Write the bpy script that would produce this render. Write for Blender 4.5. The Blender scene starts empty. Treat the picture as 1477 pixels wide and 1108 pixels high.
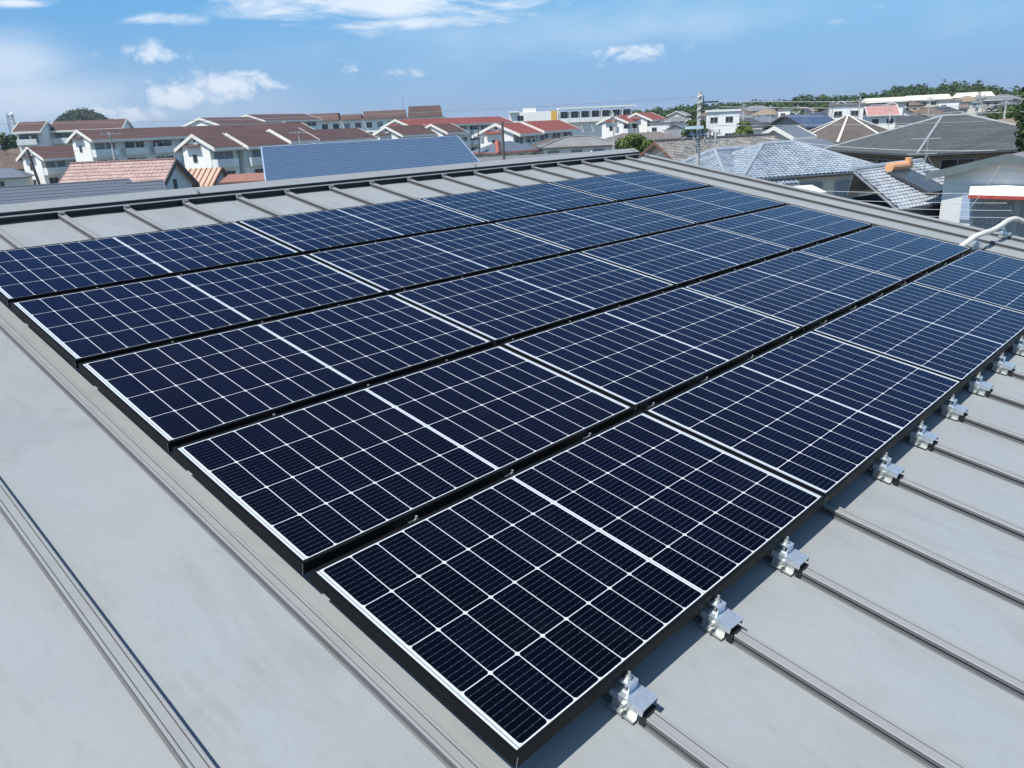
import bpy, math, random
from mathutils import Vector, Matrix
from math import radians as R, sin, cos, pi
random.seed(7)
C = bpy.context.scene.collection
S = bpy.context.scene

# ------------------------------------------------------------------ camera
cam_d = bpy.data.cameras.new('camera')
cam = bpy.data.objects.new('camera', cam_d); C.objects.link(cam)
cam.matrix_world = Matrix(((0.692223, 0.256327, -0.674629, -0.99904),
                           (-0.72046, 0.191032, -0.666666, -5.29274),
                           (-0.042009, 0.947525, 0.31691, 9.0), (0, 0, 0, 1)))
cam_d.sensor_width = 36; cam_d.lens = 27.4626
cam_d.clip_start = 0.05; cam_d.clip_end = 20000
S.camera = cam
S.render.resolution_x = 1024; S.render.resolution_y = 768
S.view_settings.view_transform = 'Standard'; S.view_settings.look = 'None'
S.view_settings.gamma = 1; S.view_settings.exposure = 0.3

# ------------------------------------------------------------------ sun and sky
SUN = Vector((-0.55, -0.006, 1.014)).normalized()
EL = math.asin(SUN.z)
sd = bpy.data.lights.new('sun', 'SUN'); so = bpy.data.objects.new('sun', sd); C.objects.link(so)
sd.energy = 4.6; sd.angle = R(0.53); sd.color = (1.0, 0.955, 0.88)
so.rotation_euler = SUN.to_track_quat('Z', 'Y').to_euler(); so.location = (0, 0, 60)
W = bpy.data.worlds.new('World'); S.world = W; W.use_nodes = True
nt = W.node_tree; nt.nodes.clear()
def N(t, **kw):
    n = nt.nodes.new(t)
    for k, v in kw.items(): setattr(n, k, v)
    return n
wout = N('ShaderNodeOutputWorld'); bg = N('ShaderNodeBackground'); sky = N('ShaderNodeTexSky')
sky.sky_type = 'NISHITA'; sky.sun_disc = False; sky.sun_elevation = EL
sky.sun_rotation = math.atan2(SUN.x, SUN.y)
sky.altitude = 0; sky.air_density = 1.0; sky.dust_density = 0.35; sky.ozone_density = 2.2
nt.links.new(bg.outputs[0], wout.inputs[0])
geo = N('ShaderNodeNewGeometry')          # Incoming = minus the view direction on the world
vm = N('ShaderNodeVectorMath', operation='SCALE'); vm.inputs['Scale'].default_value = -1
nt.links.new(geo.outputs['Incoming'], vm.inputs[0])
sep = N('ShaderNodeSeparateXYZ'); nt.links.new(vm.outputs[0], sep.inputs[0])
def M(op, a, b=None, c=None, clamp=False):
    n = N('ShaderNodeMath', operation=op); n.use_clamp = clamp
    for i, v in enumerate((a, b, c)):
        if v is None: continue
        if isinstance(v, (int, float)): n.inputs[i].default_value = v
        else: nt.links.new(v, n.inputs[i])
    return n.outputs[0]
az = M('ARCTAN2', sep.outputs[1], sep.outputs[0]); el = M('ARCSINE', sep.outputs[2])
cmb = N('ShaderNodeCombineXYZ'); nt.links.new(az, cmb.inputs[0]); nt.links.new(el, cmb.inputs[1])
def noise(scale, detail, rough, sx=1, sy=1, dist=0.0):
    mp = N('ShaderNodeMapping'); mp.inputs['Scale'].default_value = (sx, sy, 1)
    nt.links.new(cmb.outputs[0], mp.inputs[0])
    n = N('ShaderNodeTexNoise'); n.inputs['Scale'].default_value = scale
    n.inputs['Detail'].default_value = detail; n.inputs['Roughness'].default_value = rough
    n.inputs['Distortion'].default_value = dist
    nt.links.new(mp.outputs[0], n.inputs[0]); return n.outputs[0]
n_puff = noise(46, 12, 0.62, 1, 1.35, 0.2); n_wisp = noise(9, 9, 0.62, 1, 4.2, 0.9); n_soft = noise(4, 6, 0.5, 1, 2.4)
def blob(a0, e0, sa, se, flat=None):
    da = M('DIVIDE', M('SUBTRACT', az, R(a0)), R(sa)); de = M('DIVIDE', M('SUBTRACT', el, R(e0)), R(se))
    return M('EXPONENT', M('MULTIPLY', M('ADD', M('MULTIPLY', da, da), M('MULTIPLY', de, de)), -1.0))
def mx(*v):
    o = v[0]
    for q in v[1:]: o = M('MAXIMUM', o, q)
    return o
CLOUDS = dict(puff=[], wisp=[], soft=[])
CLOUDS['puff'] = [(62.6, 3.1, 3.4, 0.95, 1.12), (65.6, 2.5, 3.4, 1.1, 1.08), (69.5, 1.6, 4.0, 0.9, 0.95), (66.9, 5.0, 2.2, 0.9, 0.78), (35.4, 4.1, 2.9, 0.62, 0.98), (54.5, 3.8, 0.9, 0.4, 0.62), (50.7, 3.59, 1.6, 0.6, 0.62), (61.7, 3.69, 1.73, 0.5, 0.85), (74.3, 4.38, 1.78, 0.93, 0.7)]
CLOUDS['wisp'] = [(51.7, 7.62, 12.39, 1.21, 1), (49.1, 6.56, 7.87, 0.66, 0.9), (65.6, 6.96, 3.06, 0.5, 0.92), (73.6, 7.73, 2.13, 0.29, 0.85), (71.1, 4.17, 1.13, 0.31, 0.6), (44.3, 5.2, 2.8, 0.59, 0.6), (52.8, 6.08, 2.74, 0.5, 0.7), (36.1, 6.49, 11.34, 0.82, 0.42), (25.2, 5.15, 10.08, 0.56, 0.36), (66.5, 4.03, 2.04, 0.28, 0.6)]
CLOUDS['soft'] = [(73.3, 2.26, 6.53, 1.74, 1), (74.3, 4.57, 3.25, 1.85, 0.9), (64.0, 1.56, 6.58, 1.47, 0.8), (36.1, 5.66, 16.99, 1.65, 0.6)]
def layer(mask, nz, lo, hi, gain):
    v = M('ADD', nz, M('MULTIPLY', M('SUBTRACT', mask, 1.0), 0.42))
    r = N('ShaderNodeMapRange'); r.interpolation_type = 'SMOOTHSTEP'
    r.inputs[1].default_value = lo; r.inputs[2].default_value = hi; r.inputs[4].default_value = gain
    nt.links.new(v, r.inputs[0]); return r.outputs[0]
def blobs(key): return mx(*[M('MULTIPLY', blob(*b[:4]), b[4]) for b in CLOUDS[key]])
c1 = layer(blobs('puff'), n_puff, 0.20, 0.58, 0.80)
c2 = layer(blobs('wisp'), n_wisp, 0.22, 0.58, 0.80)
c3 = layer(blobs('soft'), n_soft, 0.08, 0.75, 0.62)
cl = mx(c1, c2, c3)
skys = N('ShaderNodeVectorMath', operation='MULTIPLY'); skys.inputs[1].default_value = (0.096, 0.108, 0.118)
nt.links.new(sky.outputs[0], skys.inputs[0])
def cmix(f, a, b):
    q = N('ShaderNodeMix', data_type='RGBA')
    for i, v in ((0, f), (6, a), (7, b)):
        if isinstance(v, tuple): q.inputs[i].default_value = (*v, 1)
        else: nt.links.new(v, q.inputs[i])
    return q.outputs[2]
def mrange(v, a, b):
    r = N('ShaderNodeMapRange'); r.interpolation_type = 'SMOOTHSTEP'; r.inputs[1].default_value = a; r.inputs[2].default_value = b
    nt.links.new(v, r.inputs[0]); return r.outputs[0]
t_az = mrange(az, R(18), R(76)); t_el = mrange(el, R(-1), R(9)); t_hi = mrange(el, R(9), R(38))
low = cmix(t_az, (0.215, 0.405, 0.69), (0.28, 0.44, 0.63)); high = cmix(t_az, (0.195, 0.455, 0.72), (0.115, 0.355, 0.665))
lowsky = cmix(t_el, low, high)
fullsky = cmix(t_hi, lowsky, skys.outputs[0])
mixc = N('ShaderNodeMix', data_type='RGBA'); nt.links.new(cl, mixc.inputs[0])
nt.links.new(fullsky, mixc.inputs[6]); mixc.inputs[7].default_value = (0.82, 0.86, 0.92, 1)
nt.links.new(mixc.outputs[2], bg.inputs[0]); bg.inputs[1].default_value = 1.0

# ------------------------------------------------------------------ helpers
CAMP = Vector((-0.999, -5.293, 9.0))
def P(az_deg, d, z=0.0):
    return Vector((CAMP.x + d * cos(R(az_deg)), CAMP.y + d * sin(R(az_deg)), z))

class MB:
    def __init__(s): s.v = []; s.f = []; s.m = []
    def add(s, vs, fs, m=0):
        o = len(s.v); s.v += [tuple(v) for v in vs]
        s.f += [tuple(i + o for i in f) for f in fs]; s.m += [m] * len(fs); return s
    def quad(s, a, b, c, d, m=0): return s.add((a, b, c, d), ((0, 1, 2, 3),), m)
    def box(s, x0, x1, y0, y1, z0, z1, m=0):
        v = [(x, y, z) for z in (z0, z1) for y in (y0, y1) for x in (x0, x1)]
        return s.add(v, ((0, 2, 3, 1), (4, 5, 7, 6), (0, 1, 5, 4), (2, 6, 7, 3), (0, 4, 6, 2), (1, 3, 7, 5)), m)
    def slab(s, poly, t, m=0):                       # polygon thickened downwards
        n = len(poly); a = [Vector(p) for p in poly]; b = [p - Vector((0, 0, t)) for p in a]
        fs = [tuple(range(n)), tuple(range(2 * n - 1, n - 1, -1))]
        fs += [(i, i + n, (i + 1) % n + n, (i + 1) % n) for i in range(n)]
        return s.add(a + b, fs, m)
    def tube(s, pts, r, n=6, m=0, r2=None, cap=True):
        pts = [Vector(p) for p in pts]; k = len(pts); rings = []
        up = Vector((0, 0, 1))
        for i, p in enumerate(pts):
            t = (pts[min(i + 1, k - 1)] - pts[max(i - 1, 0)]).normalized()
            a = t.cross(up)
            if a.length < 1e-3: a = t.cross(Vector((1, 0, 0)))
            a.normalize(); b = t.cross(a)
            rr = r if r2 is None else r + (r2 - r) * i / max(1, k - 1)
            rings.append([p + (a * cos(2 * pi * j / n) + b * sin(2 * pi * j / n)) * rr for j in range(n)])
        vs = [v for rg in rings for v in rg]
        fs = [(i * n + j, i * n + (j + 1) % n, (i + 1) * n + (j + 1) % n, (i + 1) * n + j) for i in range(k - 1) for j in range(n)]
        if cap: fs += [tuple(range(n - 1, -1, -1)), tuple(range((k - 1) * n, k * n))]
        return s.add(vs, fs, m)
    def build(s, name, mats, parent=None, M_=None, smooth=False):
        me = bpy.data.meshes.new(name); me.from_pydata(s.v, [], s.f)
        for mt in (mats if isinstance(mats, (list, tuple)) else [mats]): me.materials.append(mt)
        me.polygons.foreach_set('material_index', s.m)
        if smooth: me.polygons.foreach_set('use_smooth', [True] * len(me.polygons))
        me.update()
        o = bpy.data.objects.new(name, me); C.objects.link(o)
        if parent is not None: o.parent = parent
        if M_ is not None: o.matrix_world = M_
        return o

def tag(o, label=None, cat=None, group=None, kind=None):
    if label: o['label'] = label
    if cat: o['category'] = cat
    if group: o['group'] = group
    if kind: o['kind'] = kind
    return o
def empty(name, mat, label, cat, group=None):
    o = bpy.data.objects.new(name, None); C.objects.link(o); o.empty_display_size = 0.2
    o.matrix_world = mat; return tag(o, label, cat, group)
def copy_tree(o, parent=None):
    c = o.copy(); C.objects.link(c)
    if parent is not None: c.parent = parent
    for ch in list(o.children): copy_tree(ch, c)
    return c

# ------------------------------------------------------------------ materials
class MT:
    def __init__(s, name):
        s.m = bpy.data.materials.new(name); s.m.use_nodes = True; s.t = s.m.node_tree
        s.b = s.t.nodes['Principled BSDF']
    def n(s, t, **kw):
        q = s.t.nodes.new(t)
        for k, v in kw.items(): setattr(q, k, v)
        return q
    def l(s, a, b): s.t.links.new(a, b)
    def M(s, op, a, b=None, c=None, clamp=False):
        q = s.n('ShaderNodeMath', operation=op); q.use_clamp = clamp
        for i, v in enumerate((a, b, c)):
            if v is None: continue
            if isinstance(v, (int, float)): q.inputs[i].default_value = v
            else: s.l(v, q.inputs[i])
        return q.outputs[0]
    def obj(s): return s.n('ShaderNodeTexCoord').outputs['Object']
    def noise(s, co, scale, detail=4, rough=0.5, sc=(1, 1, 1), dist=0.0):
        mp = s.n('ShaderNodeMapping'); mp.inputs['Scale'].default_value = sc; s.l(co, mp.inputs[0])
        q = s.n('ShaderNodeTexNoise'); q.inputs['Scale'].default_value = scale; q.inputs['Detail'].default_value = detail
        q.inputs['Roughness'].default_value = rough; q.inputs['Distortion'].default_value = dist
        s.l(mp.outputs[0], q.inputs[0]); return q.outputs[0]
    def ramp(s, v, stops):
        q = s.n('ShaderNodeValToRGB'); s.l(v, q.inputs[0]); e = q.color_ramp.elements
        while len(e) < len(stops): e.new(0.5)
        for i, (p, c) in enumerate(stops): e[i].position = p; e[i].color = (*c, 1)
        return q.outputs[0]
    def mix(s, f, a, b, mode='MIX'):
        q = s.n('ShaderNodeMix', data_type='RGBA', blend_type=mode)
        for i, v in ((0, f), (6, a), (7, b)):
            if isinstance(v, (int, float)): q.inputs[i].default_value = v
            elif isinstance(v, tuple): q.inputs[i].default_value = (*v, 1)
            else: s.l(v, q.inputs[i])
        return q.outputs[2]
    def bump(s, h, st=0.3, d=0.01):
        q = s.n('ShaderNodeBump'); q.inputs['Strength'].default_value = st; q.inputs['Distance'].default_value = d
        s.l(h, q.inputs['Height']); s.l(q.outputs[0], s.b.inputs['Normal'])

def simple(name, col, rough=0.6, metal=0.0, var=0.12, scale=3.0, spec=0.5, island=False):
    k = MT(name); co = k.obj(); n = k.noise(co, scale, 5, 0.6)
    a = tuple(c * (1 - var) for c in col); b = tuple(min(1, c * (1 + var)) for c in col)
    c = k.ramp(n, [(0.3, a), (0.7, b)])
    if island:
        oi = k.n('ShaderNodeObjectInfo').outputs['Random']
        hs = k.n('ShaderNodeHueSaturation'); k.l(c, hs.inputs['Color']); k.l(k.M('MULTIPLY_ADD', oi, 0.5, 0.75), hs.inputs['Value'])
        c = hs.outputs[0]
    k.l(c, k.b.inputs['Base Color']); k.b.inputs['Roughness'].default_value = rough
    k.b.inputs['Metallic'].default_value = metal; k.b.inputs['Specular IOR Level'].default_value = spec
    return k.m

def roof_metal(name, col, wear=1.0):
    k = MT(name); co = k.obj()
    big = k.noise(co, 1.1, 7, 0.62, dist=0.6); fine = k.noise(co, 60, 3, 0.6)
    sm = k.noise(co, 2.6, 8, 0.72, (1, 0.35, 1), 2.2)
    c = k.ramp(big, [(0.25, tuple(x * 0.92 for x in col)), (0.55, col), (0.8, tuple(x * 1.06 for x in col))])
    scuff = k.ramp(sm, [(0.50, (0, 0, 0)), (0.64, (1, 1, 1))])
    cool = k.noise(co, 1.7, 5, 0.6)
    c = k.mix(k.ramp(cool, [(0.38, (0, 0, 0)), (0.66, (1, 1, 1))]), c, tuple(x * y for x, y in zip(col, (0.97, 1.01, 1.035))))
    hv = k.noise(co, 9.0, 6, 0.75, (1, 0.6, 1), 1.4)
    c = k.mix(k.M('MULTIPLY', k.ramp(hv, [(0.52, (0, 0, 0)), (0.66, (1, 1, 1))]), 0.22 * wear), c, tuple(x * 0.78 for x in col))
    c = k.mix(k.M('MULTIPLY', scuff, 0.34 * wear), c, tuple(x * 0.72 for x in col))
    c = k.mix(k.M('MULTIPLY', k.M('SUBTRACT', fine, 0.45, clamp=True), 0.34 * wear), c, tuple(x * 1.35 for x in col))
    stre = k.noise(co, 5.0, 7, 0.7, (6.0, 0.35, 1), 0.4); pat = k.noise(co, 0.8, 4, 0.6)
    c = k.mix(k.M('MULTIPLY', k.M('MULTIPLY', k.ramp(stre, [(0.50, (0, 0, 0)), (0.75, (1, 1, 1))]), k.ramp(pat, [(0.4, (0, 0, 0)), (0.65, (1, 1, 1))])), 0.34 * wear), c, tuple(x * 0.80 for x in col))
    spk = k.noise(co, 140, 2, 0.5)
    c = k.mix(k.M('MULTIPLY', k.ramp(spk, [(0.70, (0, 0, 0)), (0.76, (1, 1, 1))]), 0.25 * wear), c, tuple(x * 0.6 for x in col))
    k.l(c, k.b.inputs['Base Color'])
    k.l(k.M('MULTIPLY_ADD', big, 0.25, 0.36), k.b.inputs['Roughness'])
    k.b.inputs['Metallic'].default_value = 0.0; k.b.inputs['Specular IOR Level'].default_value = 0.22
    k.bump(k.M('ADD', k.M('MULTIPLY', big, 0.6), k.M('MULTIPLY', fine, 0.05)), 0.25, 0.01)
    return k.m

def tiles(name, a, b, rough=0.45, spec=0.5, cell=0.3):
    k = MT(name); co = k.obj()
    vo = k.n('ShaderNodeTexVoronoi'); vo.inputs['Scale'].default_value = 1 / cell; k.l(co, vo.inputs[0])
    sp = k.n('ShaderNodeSeparateColor'); k.l(vo.outputs['Color'], sp.inputs[0])
    v = k.M('MULTIPLY_ADD', k.noise(co, 0.6, 5, 0.6), 0.6, k.M('MULTIPLY', sp.outputs[0], 0.4))
    k.l(k.ramp(v, [(0.25, a), (0.7, b)]), k.b.inputs['Base Color'])
    k.b.inputs['Roughness'].default_value = rough; k.b.inputs['Specular IOR Level'].default_value = spec
    return k.m

def slate(name, col, var=0.2, rough=0.75, stain=(0.3, 0.2, 0.2), sv=0.4, course=0.25, sc=(1, 1, 1)):
    k = MT(name); co = k.obj()
    n1 = k.noise(co, 0.35, 6, 0.65, sc); n2 = k.noise(co, 4.5, 3, 0.6, (1, 2.5, 2.5))
    c = k.ramp(n2, [(0.3, tuple(x * (1 - var) for x in col)), (0.7, tuple(min(1, x * (1 + var)) for x in col))])
    c = k.mix(k.M('MULTIPLY', k.ramp(n1, [(0.42, (0, 0, 0)), (0.68, (1, 1, 1))]), sv), c, stain)
    k.l(c, k.b.inputs['Base Color']); k.b.inputs['Roughness'].default_value = rough
    sp = k.n('ShaderNodeSeparateXYZ'); k.l(co, sp.inputs[0])
    fr = k.M('FRACT', k.M('DIVIDE', sp.outputs[2], course * 0.4))
    k.bump(fr, 0.5, 0.03)
    return k.m

m_pan = roof_metal('roof_sheet', (0.292, 0.309, 0.313))
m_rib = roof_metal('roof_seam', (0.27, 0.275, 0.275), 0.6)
m_ribside_shaded = roof_metal('roof_seam_side_shaded', (0.13, 0.133, 0.138), 0.5)  # seam metal darkened: shade of seam sides and cap ends put into the colour
m_cap = roof_metal('roof_cap', (0.27, 0.285, 0.29), 0.5)
m_groove = simple('seam_groove', (0.03, 0.033, 0.036), 0.7)
m_frame = simple('anodised_black_frame', (0.007, 0.008, 0.009), 0.45, 0.0, 0.1, 8, 0.07)
m_frame_in = simple('frame_flange', (0.35, 0.36, 0.38), 0.4, 0.8, 0.1, 8)
m_zinc = simple('zinc_plate', (0.64, 0.70, 0.75), 0.38, 0.75, 0.14, 90)
m_zinc2 = simple('zinc_yellowish', (0.56, 0.58, 0.56), 0.42, 0.75, 0.2, 60)
m_black = simple('black_rubber', (0.012, 0.013, 0.014), 0.5)
m_conduit = simple('white_conduit', (0.62, 0.61, 0.56), 0.6, 0, 0.12, 12)

# photovoltaic laminate: cells, gaps, busbars in the panel's own coordinates
LW, WW = 1.644, 0.812
def pv_material():
    k = MT('photovoltaic_cells'); co = k.obj(); sp = k.n('ShaderNodeSeparateXYZ'); k.l(co, sp.inputs[0])
    X, Y = sp.outputs[0], sp.outputs[1]
    CX, CY, G = 0.0998, 0.2013, 0.0026
    xx = k.M('SUBTRACT', k.M('ABSOLUTE', k.M('SUBTRACT', X, LW / 2)), 0.0065)   # distance past the centre strip
    qx = k.M('DIVIDE', xx, CX); fx = k.M('FRACT', qx); ix = k.M('FLOOR', qx)
    dx = k.M('MULTIPLY', k.M('SUBTRACT', 0.5, k.M('ABSOLUTE', k.M('SUBTRACT', fx, 0.5))), CX)
    yy = k.M('SUBTRACT', Y, (WW - 4 * CY) / 2)
    qy = k.M('DIVIDE', yy, CY); fy = k.M('FRACT', qy); iy = k.M('FLOOR', qy)
    dy = k.M('MULTIPLY', k.M('SUBTRACT', 0.5, k.M('ABSOLUTE', k.M('SUBTRACT', fy, 0.5))), CY)
    def lt(a, b): return k.M('LESS_THAN', a, b)
    def gt(a, b): return k.M('GREATER_THAN', a, b)
    w = k.M('MAXIMUM', lt(dx, G / 2 + 0.0002), lt(dy, G / 2))
    w = k.M('MAXIMUM', w, lt(k.M('ADD', dx, dy), 0.0088))
    w = k.M('MAXIMUM', w, lt(xx, 0.0)); w = k.M('MAXIMUM', w, gt(xx, 8 * CX))
    w = k.M('MAXIMUM', w, lt(yy, 0.0)); w = k.M('MAXIMUM', w, gt(yy, 4 * CY))
    # thin tinned ribbons inside the white strips
    rb = k.M('MAXIMUM', lt(k.M('ABSOLUTE', k.M('SUBTRACT', xx, 8 * CX + 0.0080)), 0.0020),
             lt(k.M('ABSOLUTE', k.M('ADD', xx, 0.0065)), 0.0018))
    # busbars: nine wires per cell along the long side, with solder pads
    bq = k.M('FRACT', k.M('ADD', k.M('MULTIPLY', fy, 10.0), 0.5))
    bd = k.M('MULTIPLY', k.M('ABSOLUTE', k.M('SUBTRACT', bq, 0.5)), CY / 10)
    bus = lt(bd, 0.00042)
    pad = k.M('MULTIPLY', lt(bd, 0.0011), lt(k.M('ABSOLUTE', k.M('SUBTRACT', k.M('FRACT', k.M('MULTIPLY', fx, 4.0)), 0.5)), 0.06))
    wires = k.M('MAXIMUM', bus, pad)
    # each cell differs a little
    cv = k.n('ShaderNodeCombineXYZ'); k.l(k.M('ADD', ix, k.M('MULTIPLY', gt(X, LW / 2), 31.0)), cv.inputs[0]); k.l(iy, cv.inputs[1])
    k.l(k.M('MULTIPLY', k.n('ShaderNodeObjectInfo').outputs['Random'], 91.0), cv.inputs[2])
    wn = k.n('ShaderNodeTexWhiteNoise'); k.l(cv.outputs[0], wn.inputs[0])
    cell = k.ramp(wn.outputs[0], [(0.0, (0.0040, 0.0085, 0.0125)), (0.45, (0.0050, 0.0090, 0.0165)), (0.75, (0.0062, 0.0092, 0.0235)), (1.0, (0.0078, 0.0092, 0.0145))])
    smear = k.noise(co, 7, 5, 0.7, (0.4, 3, 1), 1.0)
    cell = k.mix(k.M('MULTIPLY', smear, 0.5), cell, (0.005, 0.009, 0.019))
    c = k.mix(k.M('MULTIPLY', wires, 0.75), cell, (0.085, 0.10, 0.13))
    white = k.mix(k.noise(co, 30, 3), (0.52, 0.56, 0.60), (0.61, 0.64, 0.68))
    c = k.mix(w, c, white); c = k.mix(rb, c, (0.22, 0.26, 0.31))
    dust = k.ramp(k.noise(co, 3.2, 9, 0.75), [(0.5, (0, 0, 0)), (0.85, (1, 1, 1))])
    c = k.mix(k.M('MULTIPLY', dust, 0.05), c, (0.5, 0.5, 0.48))
    k.l(c, k.b.inputs['Base Color']); k.b.inputs['Roughness'].default_value = 0.30
    k.b.inputs['Specular IOR Level'].default_value = 0.3; k.b.inputs['Specular Tint'].default_value = (0.16, 0.42, 0.70, 1)
    k.b.inputs['Coat Weight'].default_value = 0.30; k.b.inputs['Coat Roughness'].default_value = 0.07; k.b.inputs['Coat IOR'].default_value = 1.38
    k.l(k.M('MULTIPLY', k.M('SUBTRACT', 1.0, k.M('MAXIMUM', w, wires)), 0.92), k.b.inputs['Metallic'])
    return k.m
m_pv = pv_material()

# ------------------------------------------------------------------ the roof we stand on (plane frame: x along ridge, y up the slope, z normal)
PL = Matrix(((1, 0, 0, 0), (0, 0.983571, -0.180519, 0), (0, 0.180519, 0.983571, 8.42328), (0, 0, 0, 1)))
H = -0.130                                   # sheet level below the glass
U0, PITCH = 0.405, 0.457
Y0, Y1, X0, X1 = -9.2, 1.065, -5.2, 8.30
house = empty('metal_roofed_house', PL @ Matrix.Translation((0, 0, H - 0.5)), 'grey metal roofed house under the solar panels, filling the foreground', 'house')
T = PL
def local(b, name, mats, parent, smooth=False):          # vertices in PL frame, parented under house
    o = b.build(name, mats, None, None, smooth); o.parent = parent
    o.matrix_parent_inverse = Matrix.Identity(4)
    par = parent; M0 = Matrix.Identity(4)
    if parent is house: o.matrix_local = Matrix.Translation((0, 0, -(H - 0.5)))
    return o
b = MB()
ribs = [U0 + PITCH * k for k in range(-12, 18)]
rng = random.Random(3)
edges = [X0] + ribs + [X1]
NY = 40
for i in range(len(edges) - 1):                      # every pan very slightly dished and wavy
    x0, x1 = edges[i], edges[i + 1]; nx = 6; ph = rng.random() * 9
    vs = []
    for j in range(NY + 1):
        y = Y0 + (Y1 - Y0) * j / NY
        for q in range(nx + 1):
            s = q / nx; x = x0 + (x1 - x0) * s
            z = H + 0.0030 * sin(pi * s) * sin(y * 2.3 + ph) + 0.0016 * sin(pi * s) * sin(y * 6.1 + ph * 2)
            vs.append((x, y, z))
    fs = [(j * (nx + 1) + q, j * (nx + 1) + q + 1, (j + 1) * (nx + 1) + q + 1, (j + 1) * (nx + 1) + q) for j in range(NY) for q in range(nx)]
    b.add(vs, fs)
roof = local(b, 'roof', [m_pan], house, True)
# standing seams: a channel with a snap-on cap, groove and rolled edges
def seam_mesh(y0, y1):
    b = MB(); w = 0.019; h = 0.031
    def prof(pts, m):
        for (xa, za), (xb, zb) in zip(pts[:-1], pts[1:]):
            b.add([(xa, y0, H + za), (xb, y0, H + zb), (xb, y1, H + zb), (xa, y1, H + za)], [(0, 1, 2, 3)], m)
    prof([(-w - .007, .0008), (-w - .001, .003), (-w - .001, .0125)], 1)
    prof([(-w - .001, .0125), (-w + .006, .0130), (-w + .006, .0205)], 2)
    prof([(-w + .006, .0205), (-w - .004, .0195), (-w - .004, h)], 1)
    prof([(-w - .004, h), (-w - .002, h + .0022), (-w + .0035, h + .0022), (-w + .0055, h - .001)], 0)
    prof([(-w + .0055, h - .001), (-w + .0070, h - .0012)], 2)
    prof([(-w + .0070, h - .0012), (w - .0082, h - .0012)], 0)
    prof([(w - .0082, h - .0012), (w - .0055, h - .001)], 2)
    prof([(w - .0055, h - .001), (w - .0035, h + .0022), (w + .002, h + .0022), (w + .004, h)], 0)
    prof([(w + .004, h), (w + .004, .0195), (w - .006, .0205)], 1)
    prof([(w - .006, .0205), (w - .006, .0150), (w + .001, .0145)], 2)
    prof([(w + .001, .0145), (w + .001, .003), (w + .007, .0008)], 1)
    for yy, sgn in ((y0, 1), (y1, -1)):
        b.add([(-w - .001, yy, H), (w + .001, yy, H), (w + .003, yy, H + h), (-w - .003, yy, H + h)], [(0, 1, 2, 3)], 1)
    return b
proto = None
for x in ribs:
    if proto is None:
        proto = seam_mesh(Y0, Y1 - 0.03).build('standing_seam', [m_rib, m_ribside_shaded, m_groove], None); s_ = proto
    else:
        s_ = proto.copy(); C.objects.link(s_)
    s_.parent = roof; s_.location = (x, 0, 0)
# ridge cap
b = MB()
def strip(b, pts, x0, x1, m=0):
    for (ya, za), (yb, zb) in zip(pts[:-1], pts[1:]):
        b.add([(x0, ya, za), (x1, ya, za), (x1, yb, zb), (x0, yb, zb)], [(0, 1, 2, 3)], m)
XE = 8.02
strip(b, [(1.055, H + .001), (1.055, H + .050)], X0, XE, 2)
strip(b, [(1.055, H + .048), (1.024, H + .047), (1.024, H + .052), (1.046, H + .056)], X0, XE)
strip(b, [(1.046, H + .056), (1.049, H + .076)], X0, XE, 2)  # riser coloured near black to stand in for shade under the cap
strip(b, [(1.049, H + .076), (1.042, H + .077), (1.042, H + .081), (1.15, H + .108), (1.30, H + .06), (1.34, H + .0)], X0, XE)
for e in (X0, XE):
    b.add([(e, 1.024, H + .05), (e, 1.045, H + .088), (e, 1.15, H + .106), (e, 1.30, H + .06), (e, 1.34, H - .04), (e, 1.055, H)], [(0, 1, 2, 3, 4, 5)], 1)
for xo in (1.9, 5.0, 7.9):
    b.box(xo - .004, xo + .004, 1.044, 1.152, H + .088, H + .111, 0)
local(b, 'ridge_cap', [m_cap, m_ribside_shaded, m_groove], house)
b = MB()
b.box(-.021, .021, 1.004, 1.046, H + .0335, H + .048, 0)
cl0 = b.build('closure_clip', [m_rib], roof); cl0.location = (ribs[0], 0, 0)
for x in ribs[1:]:
    c_ = cl0.copy(); C.objects.link(c_); c_.location = (x, 0, 0)
# verge trim on the right edge
b = MB()
def vstrip(pts, m=0):
    for (xa, za), (xb, zb) in zip(pts[:-1], pts[1:]):
        b.add([(xa, Y0, za), (xb, Y0, zb), (xb, Y1 + .01, zb), (xa, Y1 + .01, za)], [(0, 1, 2, 3)], m)
vstrip([(X1 - .075, H + .001), (X1 - .075, H + .020), (X1 - .06, H + .024), (X1 + .01, H + .024), (X1 + .01, H + .016), (X1 + .022, H + .016), (X1 + .022, H - .12)], 0)
b.add([(X1 - .075, Y1 + .01, H), (X1 + .022, Y1 + .01, H), (X1 + .022, Y1 + .01, H + .024), (X1 - .075, Y1 + .01, H + .024)], [(0, 1, 2, 3)], 0)
local(b, 'verge_trim', [m_rib], house)
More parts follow.
